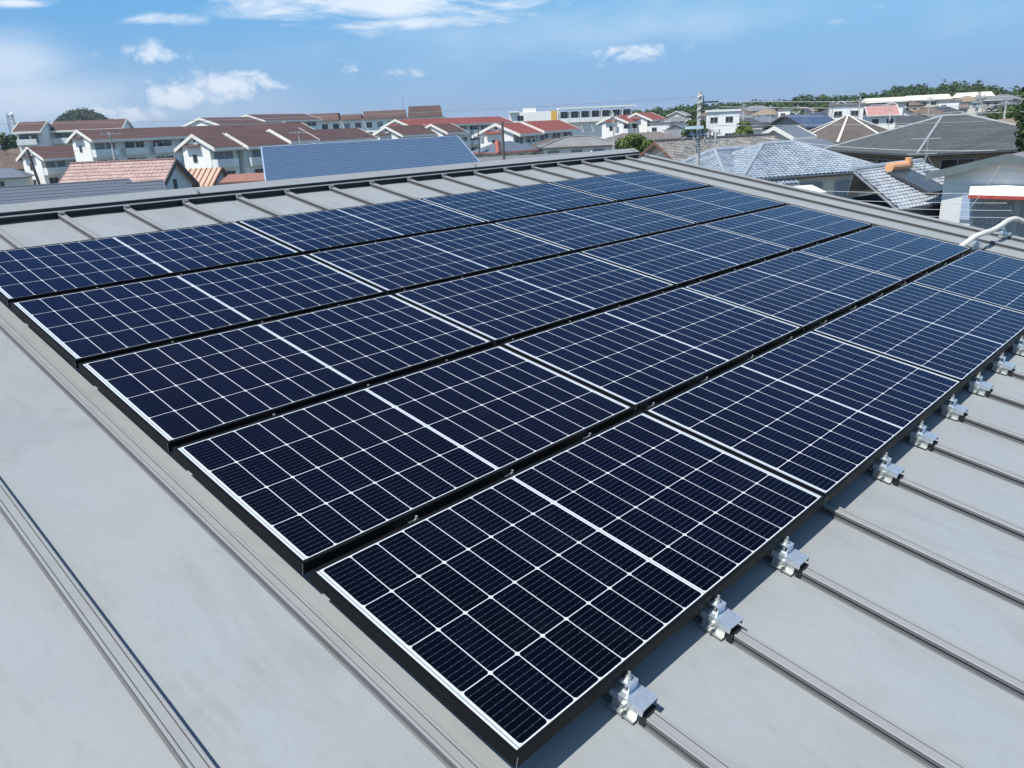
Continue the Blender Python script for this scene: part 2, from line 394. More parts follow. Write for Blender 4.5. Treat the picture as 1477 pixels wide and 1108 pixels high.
# the other slope and walls under it
b = MB()
Pd = PL.inverted()
ridge_l = PL @ Vector((X0, 1.34, H)); ridge_r = PL @ Vector((X1, 1.34, H)); 
far_l = ridge_l + Vector((0, 4.2, -0.9)); far_r = ridge_r + Vector((0, 4.2, -0.9))
b.add([Pd @ v for v in (ridge_l, ridge_r, far_r, far_l)], [(0, 1, 2, 3)])
local(b, 'rear_roof', [m_pan], house)
m_wallw = simple('siding_beige', (0.45, 0.43, 0.38), 0.8)
b = MB()
e_l = PL @ Vector((X0, Y0, H)); e_r = PL @ Vector((X1, Y0, H))
i = 0.35
base = [Vector((e_l.x + i, e_l.y + i, 0)), Vector((e_r.x - i, e_l.y + i, 0)), Vector((e_r.x - i, far_l.y - i, 0)), Vector((e_l.x + i, far_l.y - i, 0))]
top = [Vector((p.x, p.y, z)) for p, z in zip(base, (e_l.z - .08, e_l.z - .08, far_l.z - .15, far_l.z - .15))]
rl = Vector((base[0].x, ridge_l.y, ridge_l.z - .25)); rr = Vector((base[1].x, ridge_l.y, ridge_l.z - .25))
b.add([Pd @ v for v in base + top + [rl, rr]], [(0, 1, 5, 4), (1, 2, 6, 9, 5), (2, 3, 7, 6), (3, 0, 4, 8, 7)])
local(b, 'wall', [m_wallw], house)

# ------------------------------------------------------------------ solar panels
LP, DP, FH = 1.666, 0.840, 0.039
def make_panel():
    e = empty('solar_module', Matrix.Identity(4), '', 'solar panel')
    lip = 0.011; b = MB(); t = 0.0
    x0, x1, y0, y1 = -lip, LP - lip, -(DP - WW) / 2, WW + (DP - WW) / 2
    ly = (DP - WW) / 2
    for (a0, a1, c0, c1) in ((x0, x1, y0, y0 + ly), (x0, x1, y1 - ly, y1), (x0, x0 + lip, y0 + ly, y1 - ly), (x1 - lip, x1, y0 + ly, y1 - ly)):
        b.box(a0, a1, c0, c1, -FH, 0.0)
    # inward foot flange and the bright sawn corner line
    b.box(x0 + .011, x1 - .011, y0 + ly, y0 + ly + .018, -FH, -FH + .002)
    b.box(x0 + .011, x1 - .011, y1 - ly - .018, y1 - ly, -FH, -FH + .002)
    for cx_ in (x0, x1):
        b.box(cx_ - .0006, cx_ + .0006, y0 - .0008, y0 + .0006, -FH, -.0008, 1)
    o = b.build('frame', [m_frame, m_frame_in], e)
    b = MB(); b.box(0, LW, 0, WW, -.008, -.0015)
    b.build('glass', [m_pv], e)
    b = MB(); b.box(LW / 2 - .05, LW / 2 + .05, WW - .14, WW - .06, -.03, -.0085)
    b.build('junction_box', [m_black], e)
    return e
panel = make_panel()
rown = ['the row nearest the ridge', 'the row second from the ridge', 'the middle row', 'the row second from the front', 'the front row']
coln = ['left end of', 'second from the left in', 'third from the left in', 'right end of']
rngp = random.Random(5)
for r in range(5):
    for c in range(4):
        p = panel if (r == 0 and c == 0) else copy_tree(panel)
        y = -0.8786 * r - 0.8255
        dz = rngp.uniform(-.0012, .0012)
        p.matrix_world = PL @ Matrix.Translation((c * 1.6765, y, dz)) @ Matrix.Rotation(rngp.uniform(-.0012, .0012), 4, 'X') @ Matrix.Rotation(rngp.uniform(-.0008, .0008), 4, 'Y')
        tag(p, 'black framed solar panel, %s %s' % (coln[c], rown[r]), 'solar panel', 'solar panels laid in five rows on the metal roof')

# ------------------------------------------------------------------ seam clamps
def make_clamp():
    e = empty('seam_clamp', Matrix.Identity(4), '', 'clamp')
    z0 = H + 0.031
    # two jaws gripping the seam, joined by a horizontal bolt (origin: panel edge, y down-slope negative)
    b = MB()
    for s in (-1, 1):
        xa = s * .0235
        b.box(min(xa, xa + s * .004), max(xa, xa + s * .004), -.075, .005, z0 - .020, z0 + .026)
        b.box(min(s * .012, xa), max(s * .012, xa), -.075, .005, z0 + .022, z0 + .026)
        xb = xa + s * .004
        b.box(min(xb, xb + s * .016), max(xb, xb + s * .016), -.075, .005, z0 - .023, z0 - .020)
    b.build('jaw', [m_zinc2], e)
    b = MB()                                              # plate with a turned-down lip lying on the jaws
    b.box(-.036, .036, -.092, .012, z0 + .0265, z0 + .0305)
    b.box(-.036, -.0325, -.092, .012, z0 + .010, z0 + .0264)
    b.box(.0325, .036, -.092, .012, z0 + .010, z0 + .0264)
    b.build('plate', [m_zinc], e)
    b = MB()                                              # Z shaped cleat hooking the panel frame
    b.box(-.021, .021, -.034, -.031, z0 + .031, z0 + .0585)
    b.box(-.021, .021, -.031, .006, z0 + .055, z0 + .0585)
    b.box(-.017, .017, -.031, -.006, z0 + .031, z0 + .034)
    b.build('hook', [m_zinc], e)
    b = MB()
    b.tube([(0, -.014, z0 + .025), (0, -.014, z0 + .084)], .0046, 8)
    b.tube([(0, -.014, z0 + .0588), (0, -.014, z0 + .069)], .0088, 6)
    b.tube([(0, -.014, z0 + .034), (0, -.014, z0 + .043)], .0085, 6)
    b.build('bolt', [m_zinc2], e)
    b = MB()
    b.tube([(-.062, -.035, z0 + .008), (.046, -.035, z0 + .008)], .0042, 8)
    b.tube([(-.042, -.035, z0 + .008), (-.0278, -.035, z0 + .008)], .0095, 6)
    b.tube([(.0278, -.035, z0 + .008), (.038, -.035, z0 + .008)], .0095, 6)
    b.build('side_bolt', [m_zinc2], e)
    b = MB()                                              # dark rubber strip folded over the seam
    b.box(-.0255, .0255, -.100, -.082, z0 + .0025, z0 + .006)
    b.box(-.0265, -.0232, -.100, -.082, z0 - .027, z0 + .006)
    b.box(.0232, .0265, -.100, -.082, z0 - .027, z0 + .006)
    b.build('rubber_strip', [m_black], e)
    return e
clamp = make_clamp(); used = False
ordn = ['first', 'second', 'third', 'fourth', 'fifth', 'sixth', 'seventh', 'eighth', 'ninth', 'tenth', 'eleventh', 'twelfth', 'thirteenth', 'fourteenth', 'fifteenth']
def put_clamp(x, y, label, group, rot=0, up=0.0):
    global used
    o = clamp if not used else copy_tree(clamp); used = True
    o.matrix_world = PL @ Matrix.Translation((x, y, up)) @ Matrix.Rotation(rot, 4, 'Z')
    o.rotation_euler.z += rngp.uniform(-.05, .05); o.location += Vector((0, rngp.uniform(-.003, .001), 0))
    tag(o, label, 'clamp', group)
n_ = 0
for k in list(range(0, 3)) + list(range(4, 14)):
    if U0 + PITCH * k > 5.0: break
    put_clamp(U0 + PITCH * k, -4.352, 'silver clamp on the front panel edge, %s from the near corner' % ordn[n_],
              'silver clamps along the front edge of the array'); n_ += 1
gapn = ['below the top row', 'above the middle row', 'below the middle row', 'above the front row']
for g in range(4):
    for k in range(0, 14):
        if abs((U0 + PITCH * k) % 1.6765 - 1.655) < .03: continue
        put_clamp(U0 + PITCH * k, -0.8786 * (g + 1) + .0335, 'silver clamp tip %s from the left in the gap %s' % (ordn[k], gapn[g]),
                  'silver clamp tips in the gaps between the panel rows', 0, .010)
# clamps carrying the conduit, and the conduit
put_clamp(7.26, -3.36, 'silver clamp under the conduit, beside the panel edge', 'clamps carrying the white conduit')
put_clamp(8.174, -3.36, 'silver clamp under the conduit, out on the verge seam', 'clamps carrying the white conduit')
b = MB(); pts = []
ctrl = [(6.55, -3.33, -.085), (6.80, -3.33, -.07), (6.95, -3.34, -.045), (7.12, -3.36, .005), (7.30, -3.38, .022), (7.60, -3.39, .018), (7.9, -3.39, .03), (8.15, -3.39, .05), (8.38, -3.42, .045), (8.55, -3.52, -.03), (8.60, -3.62, -.16), (8.60, -3.66, -.4), (8.60, -3.66, -1.6)]
def catmull(c, n=8):
    out = []
    for i in range(len(c) - 1):
        p0, p1, p2, p3 = [Vector(c[max(0, min(len(c) - 1, i + q))]) for q in (-1, 0, 1, 2)]
        for j in range(n):
            t = j / n
            out.append(0.5 * ((2 * p1) + (p2 - p0) * t + (2 * p0 - 5 * p1 + 4 * p2 - p3) * t * t + (3 * p1 - p0 - 3 * p2 + p3) * t ** 3))
    out.append(Vector(c[-1])); return out
pts = catmull(ctrl, 14)
vs = []
b.tube(pts, .026, 12)
nv = 12                                               # corrugation
for i in range(len(pts)):
    if i % 2:
        cpt = pts[i]
        for j in range(nv):
            v = Vector(b.v[i * nv + j]); b.v[i * nv + j] = tuple(cpt + (v - cpt) * 0.90)
o = b.build('cable_conduit', [m_conduit], None, PL, True)
tag(o, 'white corrugated cable conduit arching over the right roof edge', 'conduit')
# ------------------------------------------------------------------ background materials
m_white = simple('white_render', (0.82, 0.82, 0.79), 0.8, 0, 0.05, 0.6)
m_cream = simple('cream_render', (0.66, 0.63, 0.54), 0.85, 0, 0.07, 0.6)
m_trim = simple('white_trim', (0.78, 0.76, 0.70), 0.6, 0, 0.05, 1)
m_balc = simple('pale_balcony', (0.72, 0.75, 0.73), 0.8, 0, 0.10, 0.8)
m_aptwall = simple('apartment_wall', (0.86, 0.85, 0.81), 0.85, 0, 0.08, 0.4)
m_win = simple('window_glass', (0.02, 0.028, 0.034), 0.12, 0, 0.3, 2, 0.8)
m_winf = simple('window_frame', (0.42, 0.43, 0.43), 0.5, 0.2)
m_curtain = simple('curtain', (0.35, 0.37, 0.40), 0.9, 0, 0.3, 9)
m_brownroof = slate('brown_stained_roof', (0.105, 0.056, 0.049), 0.16, 0.7, (0.055, 0.036, 0.033), 0.75, sc=(0.5, 1.6, 1.6))
m_redroof = slate('red_roof', (0.245, 0.062, 0.045), 0.14, 0.65, (0.16, 0.05, 0.04), 0.55)
m_blueroof = slate('blue_shingle', (0.085, 0.14, 0.235), 0.08, 0.42, (0.10, 0.155, 0.25), 0.3)
m_greyroofA = slate('slate_grey_shingle', (0.115, 0.135, 0.165), 0.08, 0.42, (0.13, 0.15, 0.18), 0.3)
m_darkroof = slate('dark_shingle', (0.068, 0.076, 0.076), 0.42, 0.6, (0.12, 0.128, 0.125), 0.6, sc=(0.6, 5, 9), course=.5)
m_khiproof = slate('brown_shingle', (0.115, 0.095, 0.082), 0.14, 0.75, (0.06, 0.052, 0.05), 0.6)
m_greyhip = slate('weathered_grey_roof', (0.24, 0.245, 0.25), 0.25, 0.6, (0.12, 0.12, 0.12), 0.6)
m_brownhip = slate('taupe_roof', (0.17, 0.145, 0.135), 0.12, 0.7, (0.10, 0.09, 0.085), 0.5)
m_tileblue = tiles('blue_grey_glazed_tile', (0.22, 0.27, 0.32), (0.38, 0.44, 0.50), 0.30, 0.7)
m_tilegrey = tiles('old_grey_tile', (0.15, 0.15, 0.145), (0.34, 0.325, 0.30), 0.6, 0.4)
m_tilesilver = tiles('silver_grey_tile', (0.24, 0.27, 0.30), (0.42, 0.45, 0.48), 0.35, 0.6)
m_tilepink = tiles('pink_clay_tile', (0.36, 0.25, 0.225), (0.48, 0.35, 0.315), 0.6, 0.4)
m_tilecap = simple('tile_ridge', (0.30, 0.34, 0.38), 0.35, 0, 0.15, 3)
m_darkcap = simple('dark_ridge', (0.07, 0.075, 0.08), 0.5, 0, 0.2, 2)
m_barge = simple('dark_barge', (0.05, 0.055, 0.06), 0.6)
m_cloth1 = simple('cloth_blue', (0.10, 0.16, 0.34), .9); m_cloth2 = simple('cloth_dark', (0.10, 0.10, 0.12), .9)
m_brick = None
def brick():
    k = MT('brown_brick'); co = k.obj()
    br = k.n('ShaderNodeTexBrick'); k.l(co, br.inputs[0])
    mp = k.n('ShaderNodeMapping'); mp.inputs['Rotation'].default_value = (R(90), 0, 0); k.l(co, mp.inputs[0]); k.l(mp.outputs[0], br.inputs[0])
    br.inputs['Scale'].default_value = 2.2; br.inputs['Color1'].default_value = (0.46, 0.36, 0.26, 1)
    br.inputs['Color2'].default_value = (0.33, 0.27, 0.20, 1); br.inputs['Mortar'].default_value = (0.12, 0.10, 0.085, 1)
    k.l(br.outputs[0], k.b.inputs['Base Color']); k.b.inputs['Roughness'].default_value = 0.85
    return k.m
m_brick = brick()
m_conc = simple('pole_concrete', (0.46, 0.46, 0.44), 0.8, 0, 0.15, 2)
m_pole_dark = simple('dark_pole', (0.10, 0.09, 0.085), 0.8, 0, 0.2, 2)
m_steel = simple('galvanised', (0.45, 0.47, 0.48), 0.45, 0.5)
m_wire = simple('wire', (0.25, 0.26, 0.27), 0.6)
m_wirew = simple('wire_pale', (0.55, 0.57, 0.58), 0.6)
m_orange = simple('orange_tank', (0.72, 0.38, 0.20), 0.45, 0, 0.12, 2)

# ------------------------------------------------------------------ terrain
def ss(a, b, x):
    t = max(0, min(1, (x - a) / (b - a))); return t * t * (3 - 2 * t)
def th(a, d):
    return 5.5 * ss(170, 430, d) * ss(44, 30, a) * ss(-60, -20, a) + 3.0 * ss(180, 330, d) * ss(70, 76, a)
def ground_mat():
    k = MT('town_ground'); co = k.obj()
    n = k.noise(co, 0.05, 8, 0.7); n2 = k.noise(co, 0.4, 5, 0.7)
    c = k.ramp(n, [(0.38, (0.07, 0.07, 0.068)), (0.5, (0.16, 0.155, 0.14)), (0.58, (0.05, 0.085, 0.03)), (0.75, (0.04, 0.07, 0.025))])
    c = k.mix(k.M('MULTIPLY', n2, 0.35), c, (0.12, 0.12, 0.10))
    k.l(c, k.b.inputs['Base Color']); k.b.inputs['Roughness'].default_value = 0.95
    return k.m
b = MB()
rads = [0, 12, 25, 50, 80, 120, 160, 190, 220, 250, 280, 310, 340, 370, 400, 440, 500, 700, 1000, 1600, 3000, 6500]
na = 120; vs = [(CAMP.x, CAMP.y, 0)]
for d in rads[1:]:
    for j in range(na):
        a = -180 + 360 * j / na; p = P(a, d, th(a, d)); vs.append(tuple(p))
fs = [(0, 1 + j, 1 + (j + 1) % na) for j in range(na)]
for i in range(len(rads) - 2):
    o1, o2 = 1 + i * na, 1 + (i + 1) * na
    fs += [(o1 + j, o2 + j, o2 + (j + 1) % na, o1 + (j + 1) % na) for j in range(na)]
b.add(vs, fs); tag(b.build('ground', [ground_mat()], None, None, True), kind='structure')

# ------------------------------------------------------------------ building helpers
def tmat(x, y, z, yaw): return Matrix.Translation((x, y, z)) @ Matrix.Rotation(R(yaw), 4, 'Z')
WPROTO = {}
def window(parent, loc, rot, w, h, curtain=False, name='window'):
    """a framed window lying in the local xz plane, facing -y, centre at loc"""
    key = (round(w, 2), round(h, 2), curtain)
    if key not in WPROTO:
        b = MB(); f = .06
        b.box(-w/2, w/2, -.05, 0, -h/2, -h/2 + f); b.box(-w/2, w/2, -.05, 0, h/2 - f, h/2)
        b.box(-w/2, -w/2 + f, -.048, 0, -h/2 + f, h/2 - f); b.box(w/2 - f, w/2, -.048, 0, -h/2 + f, h/2 - f)
        if w > 1.0: b.box(-.03, .03, -.046, 0, -h/2 + f, h/2 - f)
        b.quad((-w/2 + f, -.02, -h/2 + f), (w/2 - f, -.02, -h/2 + f), (w/2 - f, -.02, h/2 - f), (-w/2 + f, -.02, h/2 - f), 1)
        if curtain:
            n = 28
            for s in (-1, 1):
                for i in range(n):
                    xa = s * (w * .46 - i * w * .0155 * (1.0 if n else 1)); b.box(min(xa, xa - s * w * .0125), max(xa, xa - s * w * .0125), -.032 - .008 * (i % 2), -.022, -h/2 + f, h/2 - f, 2)
        o = b.build(name, [m_winf, m_win, m_curtain]); WPROTO[key] = o.data; 
    else:
        o = bpy.data.objects.new(name, WPROTO[key]); C.objects.link(o)
    o.parent = parent; o.location = loc; o.rotation_euler = (0, 0, rot); return o

def course_face(b, EL_, ER_, RR_, RL_, course=.27, tile=.30, amp=.05, step=.05, m=0, sub=5):
    EL_, ER_, RR_, RL_ = map(Vector, (EL_, ER_, RR_, RL_))
    n = (ER_ - EL_).cross(RL_ - EL_)
    if n.length < 1e-6: n = (ER_ - EL_).cross(RR_ - EL_)
    n.normalize()
    if n.z < 0: n = -n
    ex = (ER_ - EL_).normalized()
    hgt = ((RL_ + RR_) / 2 - (EL_ + ER_) / 2).length; K = max(2, int(hgt / course))
    for j in range(K):
        t0, t1 = j / K, (j + 1) / K
        a0, a1 = EL_.lerp(RL_, t0), ER_.lerp(RR_, t0); c0, c1 = EL_.lerp(RL_, t1), ER_.lerp(RR_, t1)
        xs0, xs1 = (a0 - EL_).dot(ex), (a1 - EL_).dot(ex); ys0, ys1 = (c0 - EL_).dot(ex), (c1 - EL_).dot(ex)
        cnt = max(2, int((xs1 - xs0) / tile * sub)) if tile else 1
        vs = []
        for i in range(cnt + 1):
            s = i / cnt
            lo = a0.lerp(a1, s); hi = c0.lerp(c1, s)
            def wv(x):
                if not tile: return 0.0
                u = (x / tile) % 1.0
                return amp * (0.5 - 0.5 * cos(2 * pi * u / .8)) if u < .8 else 0.0
            wl = wv(xs0 + (xs1 - xs0) * s); wh = wv(ys0 + (ys1 - ys0) * s)
            vs += [lo + n * (wl + step), hi + n * wh * 1.0, lo + n * (-.015)]
        fs = []
        for i in range(cnt):
            q = 3 * i; fs += [(q, q + 3, q + 4, q + 1), (q + 2, q + 5, q + 3, q)]
        b.add(vs, fs, m)

def building(name, label, cat, group, x, y, zr, yaw, L, W_, rise, hip=False, ins=None, mats=None, over=.5, yin=.5,
             ground=0., tile=None, course=None, cap=None, barge=.20, capr=.10, gable_ends=(0, 1)):
    mr, mw, mt = mats
    e = empty(name, tmat(x, y, ground, yaw), label, cat, group)
    zr -= ground; ze = zr - rise; hw = W_ / 2
    i = (W_ / 2 if ins is None else ins) if hip else 0.0
    # walls
    b = MB(); wx0, wx1, wy = -i + over, L + i - over, hw - yin
    zs = ze + rise * (yin / hw) - .10
    if hip:
        b.box(wx0, wx1, -wy, wy, 0, ze - .05)
    else:
        zw = zr - .12
        for xx, r_ in ((wx0, 0), (wx1, 1)):
            b.add([(xx, -wy, 0), (xx, wy, 0), (xx, wy, zs), (xx, 0, zw), (xx, -wy, zs)], [(0, 1, 2, 3, 4)])
        b.quad((wx0, -wy, 0), (wx1, -wy, 0), (wx1, -wy, zs), (wx0, -wy, zs)); b.quad((wx1, wy, 0), (wx0, wy, 0), (wx0, wy, zs), (wx1, wy, zs))
    b.build('wall', [mw], e)
    # roof
    b = MB(); t = .10
    faces = [[(-i, -hw, ze), (L + i, -hw, ze), (L, 0, zr), (0, 0, zr)], [(L + i, hw, ze), (-i, hw, ze), (0, 0, zr), (L, 0, zr)]]
    if hip: faces += [[(-i, hw, ze), (-i, -hw, ze), (0, 0, zr), (0, 0, zr)], [(L + i, -hw, ze), (L + i, hw, ze), (L, 0, zr), (L, 0, zr)]]
    for fpoly in faces:
        poly = fpoly if fpoly[2] != fpoly[3] else fpoly[:3]
        if tile or course:
            b.slab([Vector(p) - Vector((0, 0, .03)) for p in poly], t, 0)
            course_face(b, *fpoly, course=course or .27, tile=tile, amp=.05 if tile else 0, step=.05 if tile else .012)
        else: b.slab(poly, t, 0)
    rf = b.build('roof', [mr], e)
    if cap:
        b = MB(); lines = [[(0, 0, zr + capr * .4), (L, 0, zr + capr * .4)]]
        if hip: lines += [[(0, 0, zr + .03), (-i, -hw, ze + .05)], [(0, 0, zr + .03), (-i, hw, ze + .05)], [(L, 0, zr + .03), (L + i, -hw, ze + .05)], [(L, 0, zr + .03), (L + i, hw, ze + .05)]]
        for ln in lines:
            if (Vector(ln[0]) - Vector(ln[1])).length > .1: b.tube(ln, capr, 8)
        b.build('ridge_cap', [cap], rf)
    # trim
    b = MB()
    if hip:
        for (p, q) in (((-i, -hw), (L + i, -hw)), ((L + i, hw), (-i, hw)), ((-i, hw), (-i, -hw)), ((L + i, -hw), (L + i, hw))):
            b.tube([(p[0], p[1], ze - .12), (q[0], q[1], ze - .12)], .075, 6)
    else:
        for xx in (0 - .04, L + .04):
            for s in (-1, 1):
                vs = [(xx - .05, s * hw, ze - barge - .02), (xx + .05, s * hw, ze - barge - .02), (xx + .05, s * hw, ze + .06), (xx - .05, s * hw, ze + .06),
                      (xx - .05, 0, zr - barge - .02), (xx + .05, 0, zr - barge - .02), (xx + .05, 0, zr + .06), (xx - .05, 0, zr + .06)]
                b.add(vs, [(0, 1, 2, 3), (7, 6, 5, 4), (0, 4, 5, 1), (1, 5, 6, 2), (2, 6, 7, 3), (3, 7, 4, 0)])
        for s in (-1, 1):
            b.box(0.02, L - .02, min(s * hw, s * (hw + .08)), max(s * hw, s * (hw + .08)), ze - barge, ze - .01)
    b.build('fascia', [mt], rf)
    e['_']=0; del e['_']
    return dict(e=e, wx0=wx0, wx1=wx1, wy=wy, ze=ze, zr=zr, L=L, hw=hw, i=i, rf=rf)

def windows_front(B, xs, zc, w, h, curtain=False, side=-1):
    for xq in xs:
        window(B['e'], (xq, side * (B['wy'] + .002), zc), 0 if side < 0 else pi, w, h, curtain)
def windows_end(B, ys, zc, w, h, end=0, curtain=False):
    for yq in ys:
        xx = B['wx0'] - .002 if end == 0 else B['wx1'] + .002
        window(B['e'], (xx, yq, zc), -pi / 2 if end == 0 else pi / 2, w, h, curtain)

def apartment(label, x, y, zr, yaw, L, W_, rise, roofm=None, group='apartment blocks with pitched roofs', floors=3, gable_win=True, dormer=False, bay=5.8, ground=0):
    B = building('apartment_block', label, 'apartment block', group, x, y, zr, yaw, L, W_, rise, mats=(roofm or m_brownroof, m_aptwall, m_trim), over=.30, yin=1.45, barge=.42, ground=ground)
    e = B['e']; ze = B['ze']; wy = B['wy']; n = max(1, int(round((B['wx1'] - B['wx0']) / bay))); bw = (B['wx1'] - B['wx0']) / n
    for fl in range(floors):
        zf = ze - 2.75 - 2.8 * fl
        if zf < -.5: break
        for k in range(n):
            xa = B['wx0'] + k * bw
            b = MB(); g = .12
            b.box(xa + g, xa + bw * .80, -wy - 1.25, -wy - 1.13, zf, zf + 1.15); b.box(xa + g, xa + bw * .80, -wy - 1.125, -wy - .002, zf - .12, zf + .02)
            b.box(xa + g, xa + g + .1, -wy - 1.12, -wy - .002, zf + .025, zf + 1.15)
            b.build('balcony', [m_balc], e)
            if (k * 7 + fl * 3 + int(x)) % 3 == 0:
                b = MB(); rg_ = random.Random(k + fl * 9 + int(x)); b.box(xa + .5, xa + bw * .7, -wy - .80, -wy - .77, zf + 1.75, zf + 1.79)
                for q_ in range(5):
                    xq = xa + .7 + q_ * .62; b.box(xq, xq + rg_.uniform(.3, .5), -wy - .80, -wy - .77, zf + 1.74 - rg_.uniform(.4, .8), zf + 1.745, 1 + rg_.randrange(3))
                b.build('laundry', [m_steel, m_trim, m_cloth1, m_cloth2], e)
            if (k + fl) % 2:
                b = MB(); b.box(xa + bw * .82, xa + bw * .82 + .75, -wy - .45, -wy - .1, zf + .05, zf + .65); b.build('air_conditioner', [m_balc], e)
            window(e, (xa + bw * .30, -wy - .002, zf + 1.25), 0, 1.75, 1.9, (k + fl) % 3 == 0)
            window(e, (xa + bw * .66, -wy - .002, zf + 1.3), 0, 1.6, 1.75, (k + fl) % 2 == 0)
        if gable_win and zf > 0:
            window(e, (B['wx0'] - .002, 0.4, zf + 1.35), -pi / 2, 1.0, 1.2)
    if gable_win:
        b = MB()
        b.slab([(B['wx0'] - .75, -1.2, ze + .35), (B['wx0'] - .75, 2.0, ze + .35), (B['wx0'] - .003, 2.0, ze + .65), (B['wx0'] - .003, -1.2, ze + .65)], .08)
        b.build('canopy', [roofm or m_brownroof], e)
        b = MB(); b.box(B['wx0'] - .05, B['wx0'] - .003, -.18, .18, ze + .95, ze + 1.35); b.build('vent', [m_barge], e)
    return B

# ------------------------------------------------------------------ apartments (brown then red roofs)
apartment('white gabled apartment block with the leftmost brown roof, behind the black leaning pole', 44.5, 160.2, 8.5, 14, 11.5, 8.7, 2.1)
A2 = 'white apartment block with brown roof at the far left edge, '
apartment(A2 + 'its end cut off in a slant above the trees', 41.1, 146.7 + 62, 13.4, -33, 5.4, 9.1, 1.7, gable_win=False) if False else None
apartment('far left brown roofed block, short and stepped beside a longer one', 54.0, 196.0, 13.6, -34, 5.6, 11, 2.0, gable_win=False)
apartment('far brown roofed block below the wooded hill, right of the short one', 61.6, 198.5, 13.6, -34, 15.5, 11, 2.0, gable_win=False)
apartment('longest brown roofed apartment block, pole with white crossarm before its balconies', 49.7, 148.8, 11.0, 8.4, 50, 8.9, 1.8)
apartment('white gable end with a tiny attic vent, behind the pink tiled house', 53.4, 112.5, 9.35, 13.3, 5.6, 9.0, 2.05)
apartment('brown roofed block joined to the right of the gable with the attic vent', 59.0, 112.9, 9.30, 13.3, 8.6, 9.0, 2.05, gable_win=False)
apartment('narrow brown roofed block above the left end of the blue roof', 67.7, 115.2, 9.65, 13.3, 6.5, 9.0, 2.0, gable_win=False)
apartment('long brown roofed block behind the middle of the blue roof', 79.8, 128.5, 9.35, 24.7, 24, 9.0, 2.1, gable_win=False)
apartment('brown roofed block with a white gable, behind the blue roof\'s right half', 105.0, 133.5, 9.45, 14, 13.5, 8.9, 2.0)
apartment('small brown roofed block at the right end of the row of brown roofs', 117.6, 133.6, 9.5, 14, 8, 8.9, 2.0, gable_win=False)
apartment('far white gable peeping over the long brown roof, left one of the pair', 86.0, 178.0, 13.1, 18, 22, 12, 1.7, gable_win=False)
apartment('far white gable peeping over the long brown roof, right one of the pair', 101.0, 184.0, 13.7, 18, 22, 12, 1.7, gable_win=False)
apartment('long orange red roofed apartment block behind the brown roofs in the centre', 124.9, 155.4, 10.95, 14.4, 51, 9.3, 1.7, m_redroof)
apartment('red roofed apartment block with a big white gable, right of the blue roof', 101.7, 97.5, 9.0, 22, 12.3, 9.3, 1.95, m_redroof)
apartment('red roofed block joined behind the big white gable, its edge trimmed white', 112.9, 101.6, 9.15, 18, 18.5, 9.3, 1.9, m_redroof, gable_win=False)
apartment('small red roofed block beyond the slim pole, left of the pair', 171.0, 124.0, 9.7, 13, 10, 9, 1.8, m_redroof, ground=1)
apartment('small red roofed block beyond the slim pole, right of the pair', 178.0, 121.5, 10.1, 13, 11, 9, 1.9, m_redroof, ground=1)

# far brown mansard block on the skyline
e = empty('apartment_block', tmat(142, 221, 0, -39), 'far long brown block with a flat topped roof and a thin mast, on the skyline', 'apartment block', 'apartment blocks with pitched roofs')
b = MB(); b.box(0, 42, -5, 5, 0, 12.0); b.build('wall', [m_aptwall], e)
b = MB()
for x0, x1, z1 in ((-1, 10, 14.2), (10.3, 17, 13.6), (17.2, 31, 14.3), (31.2, 42, 15.2)):
    b.add([(x0, -6.2, 12.02), (x1, -6.2, 12.02), (x1, 6.2, 12.02), (x0, 6.2, 12.02), (x0 + .4, -4.2, z1), (x1 - .4, -4.2, z1), (x1 - .4, 4.2, z1), (x0 + .4, 4.2, z1)],
          [(0, 1, 5, 4), (1, 2, 6, 5), (2, 3, 7, 6), (3, 0, 4, 7), (4, 5, 6, 7), (3, 2, 1, 0)])
b.build('roof', [m_brownroof], e)
b = MB(); b.tube([(30, 0, 14.2), (30, 0, 18.5)], .08, 5); b.build('mast', [m_steel], e)
for k in range(12):
    for zf in (10.2, 7.3):
        window(e, (2 + k * 3.4, -5.002, zf), 0, 1.8, 1.6, k % 3 == 0)

# white flat roofed block with a yellow column
e = empty('apartment_block', tmat(186.0, 175.5, 0, -45.5), 'white flat roofed building with a yellow column and open galleries, on the skyline', 'building')
b = MB(); b.box(0, 15.5, 0, 9, 0, 12.0); b.box(15.5, 39, 1.7, 9, 0, 11.4)
b.box(0, 3, -1, 5, 12.0, 12.4); b.box(4.5, 8.5, .5, 6, 12.0, 13.2); b.build('wall', [m_white], e)
b = MB(); b.box(-.6, 15.8, -.6, 9.4, 12.42, 12.6) if False else None
b.box(15.6, 40, -.3, 9.6, 12.3, 12.75); b.build('roof', [m_balc], e)
b = MB(); b.box(13.2, 15.0, -.12, -.002, 4, 12.1); b.build('column', [simple('yellow_paint', (0.70, 0.42, 0.08), 0.7)], e)
for k in range(7):
    b = MB(); b.box(16 + k * 3.3, 18.9 + k * 3.3, -.2, -.08, 8.3, 9.6); b.box(15.8 + k * 3.3, 16.0 + k * 3.3, -.15, 1.6, 8.3, 12.25); b.box(16.02 + k * 3.3, 18.9 + k * 3.3, -.07, 1.68, 8.2, 8.35); b.build('gallery', [m_balc], e)
    window(e, (17.5 + k * 3.3, 1.698, 10.6), 0, 2.2, 2.0)
window(e, (3.5, -.004, 10.2), 0, 2.0, 1.6); window(e, (9.0, -.004, 8.6), 0, 2.6, 1.4)

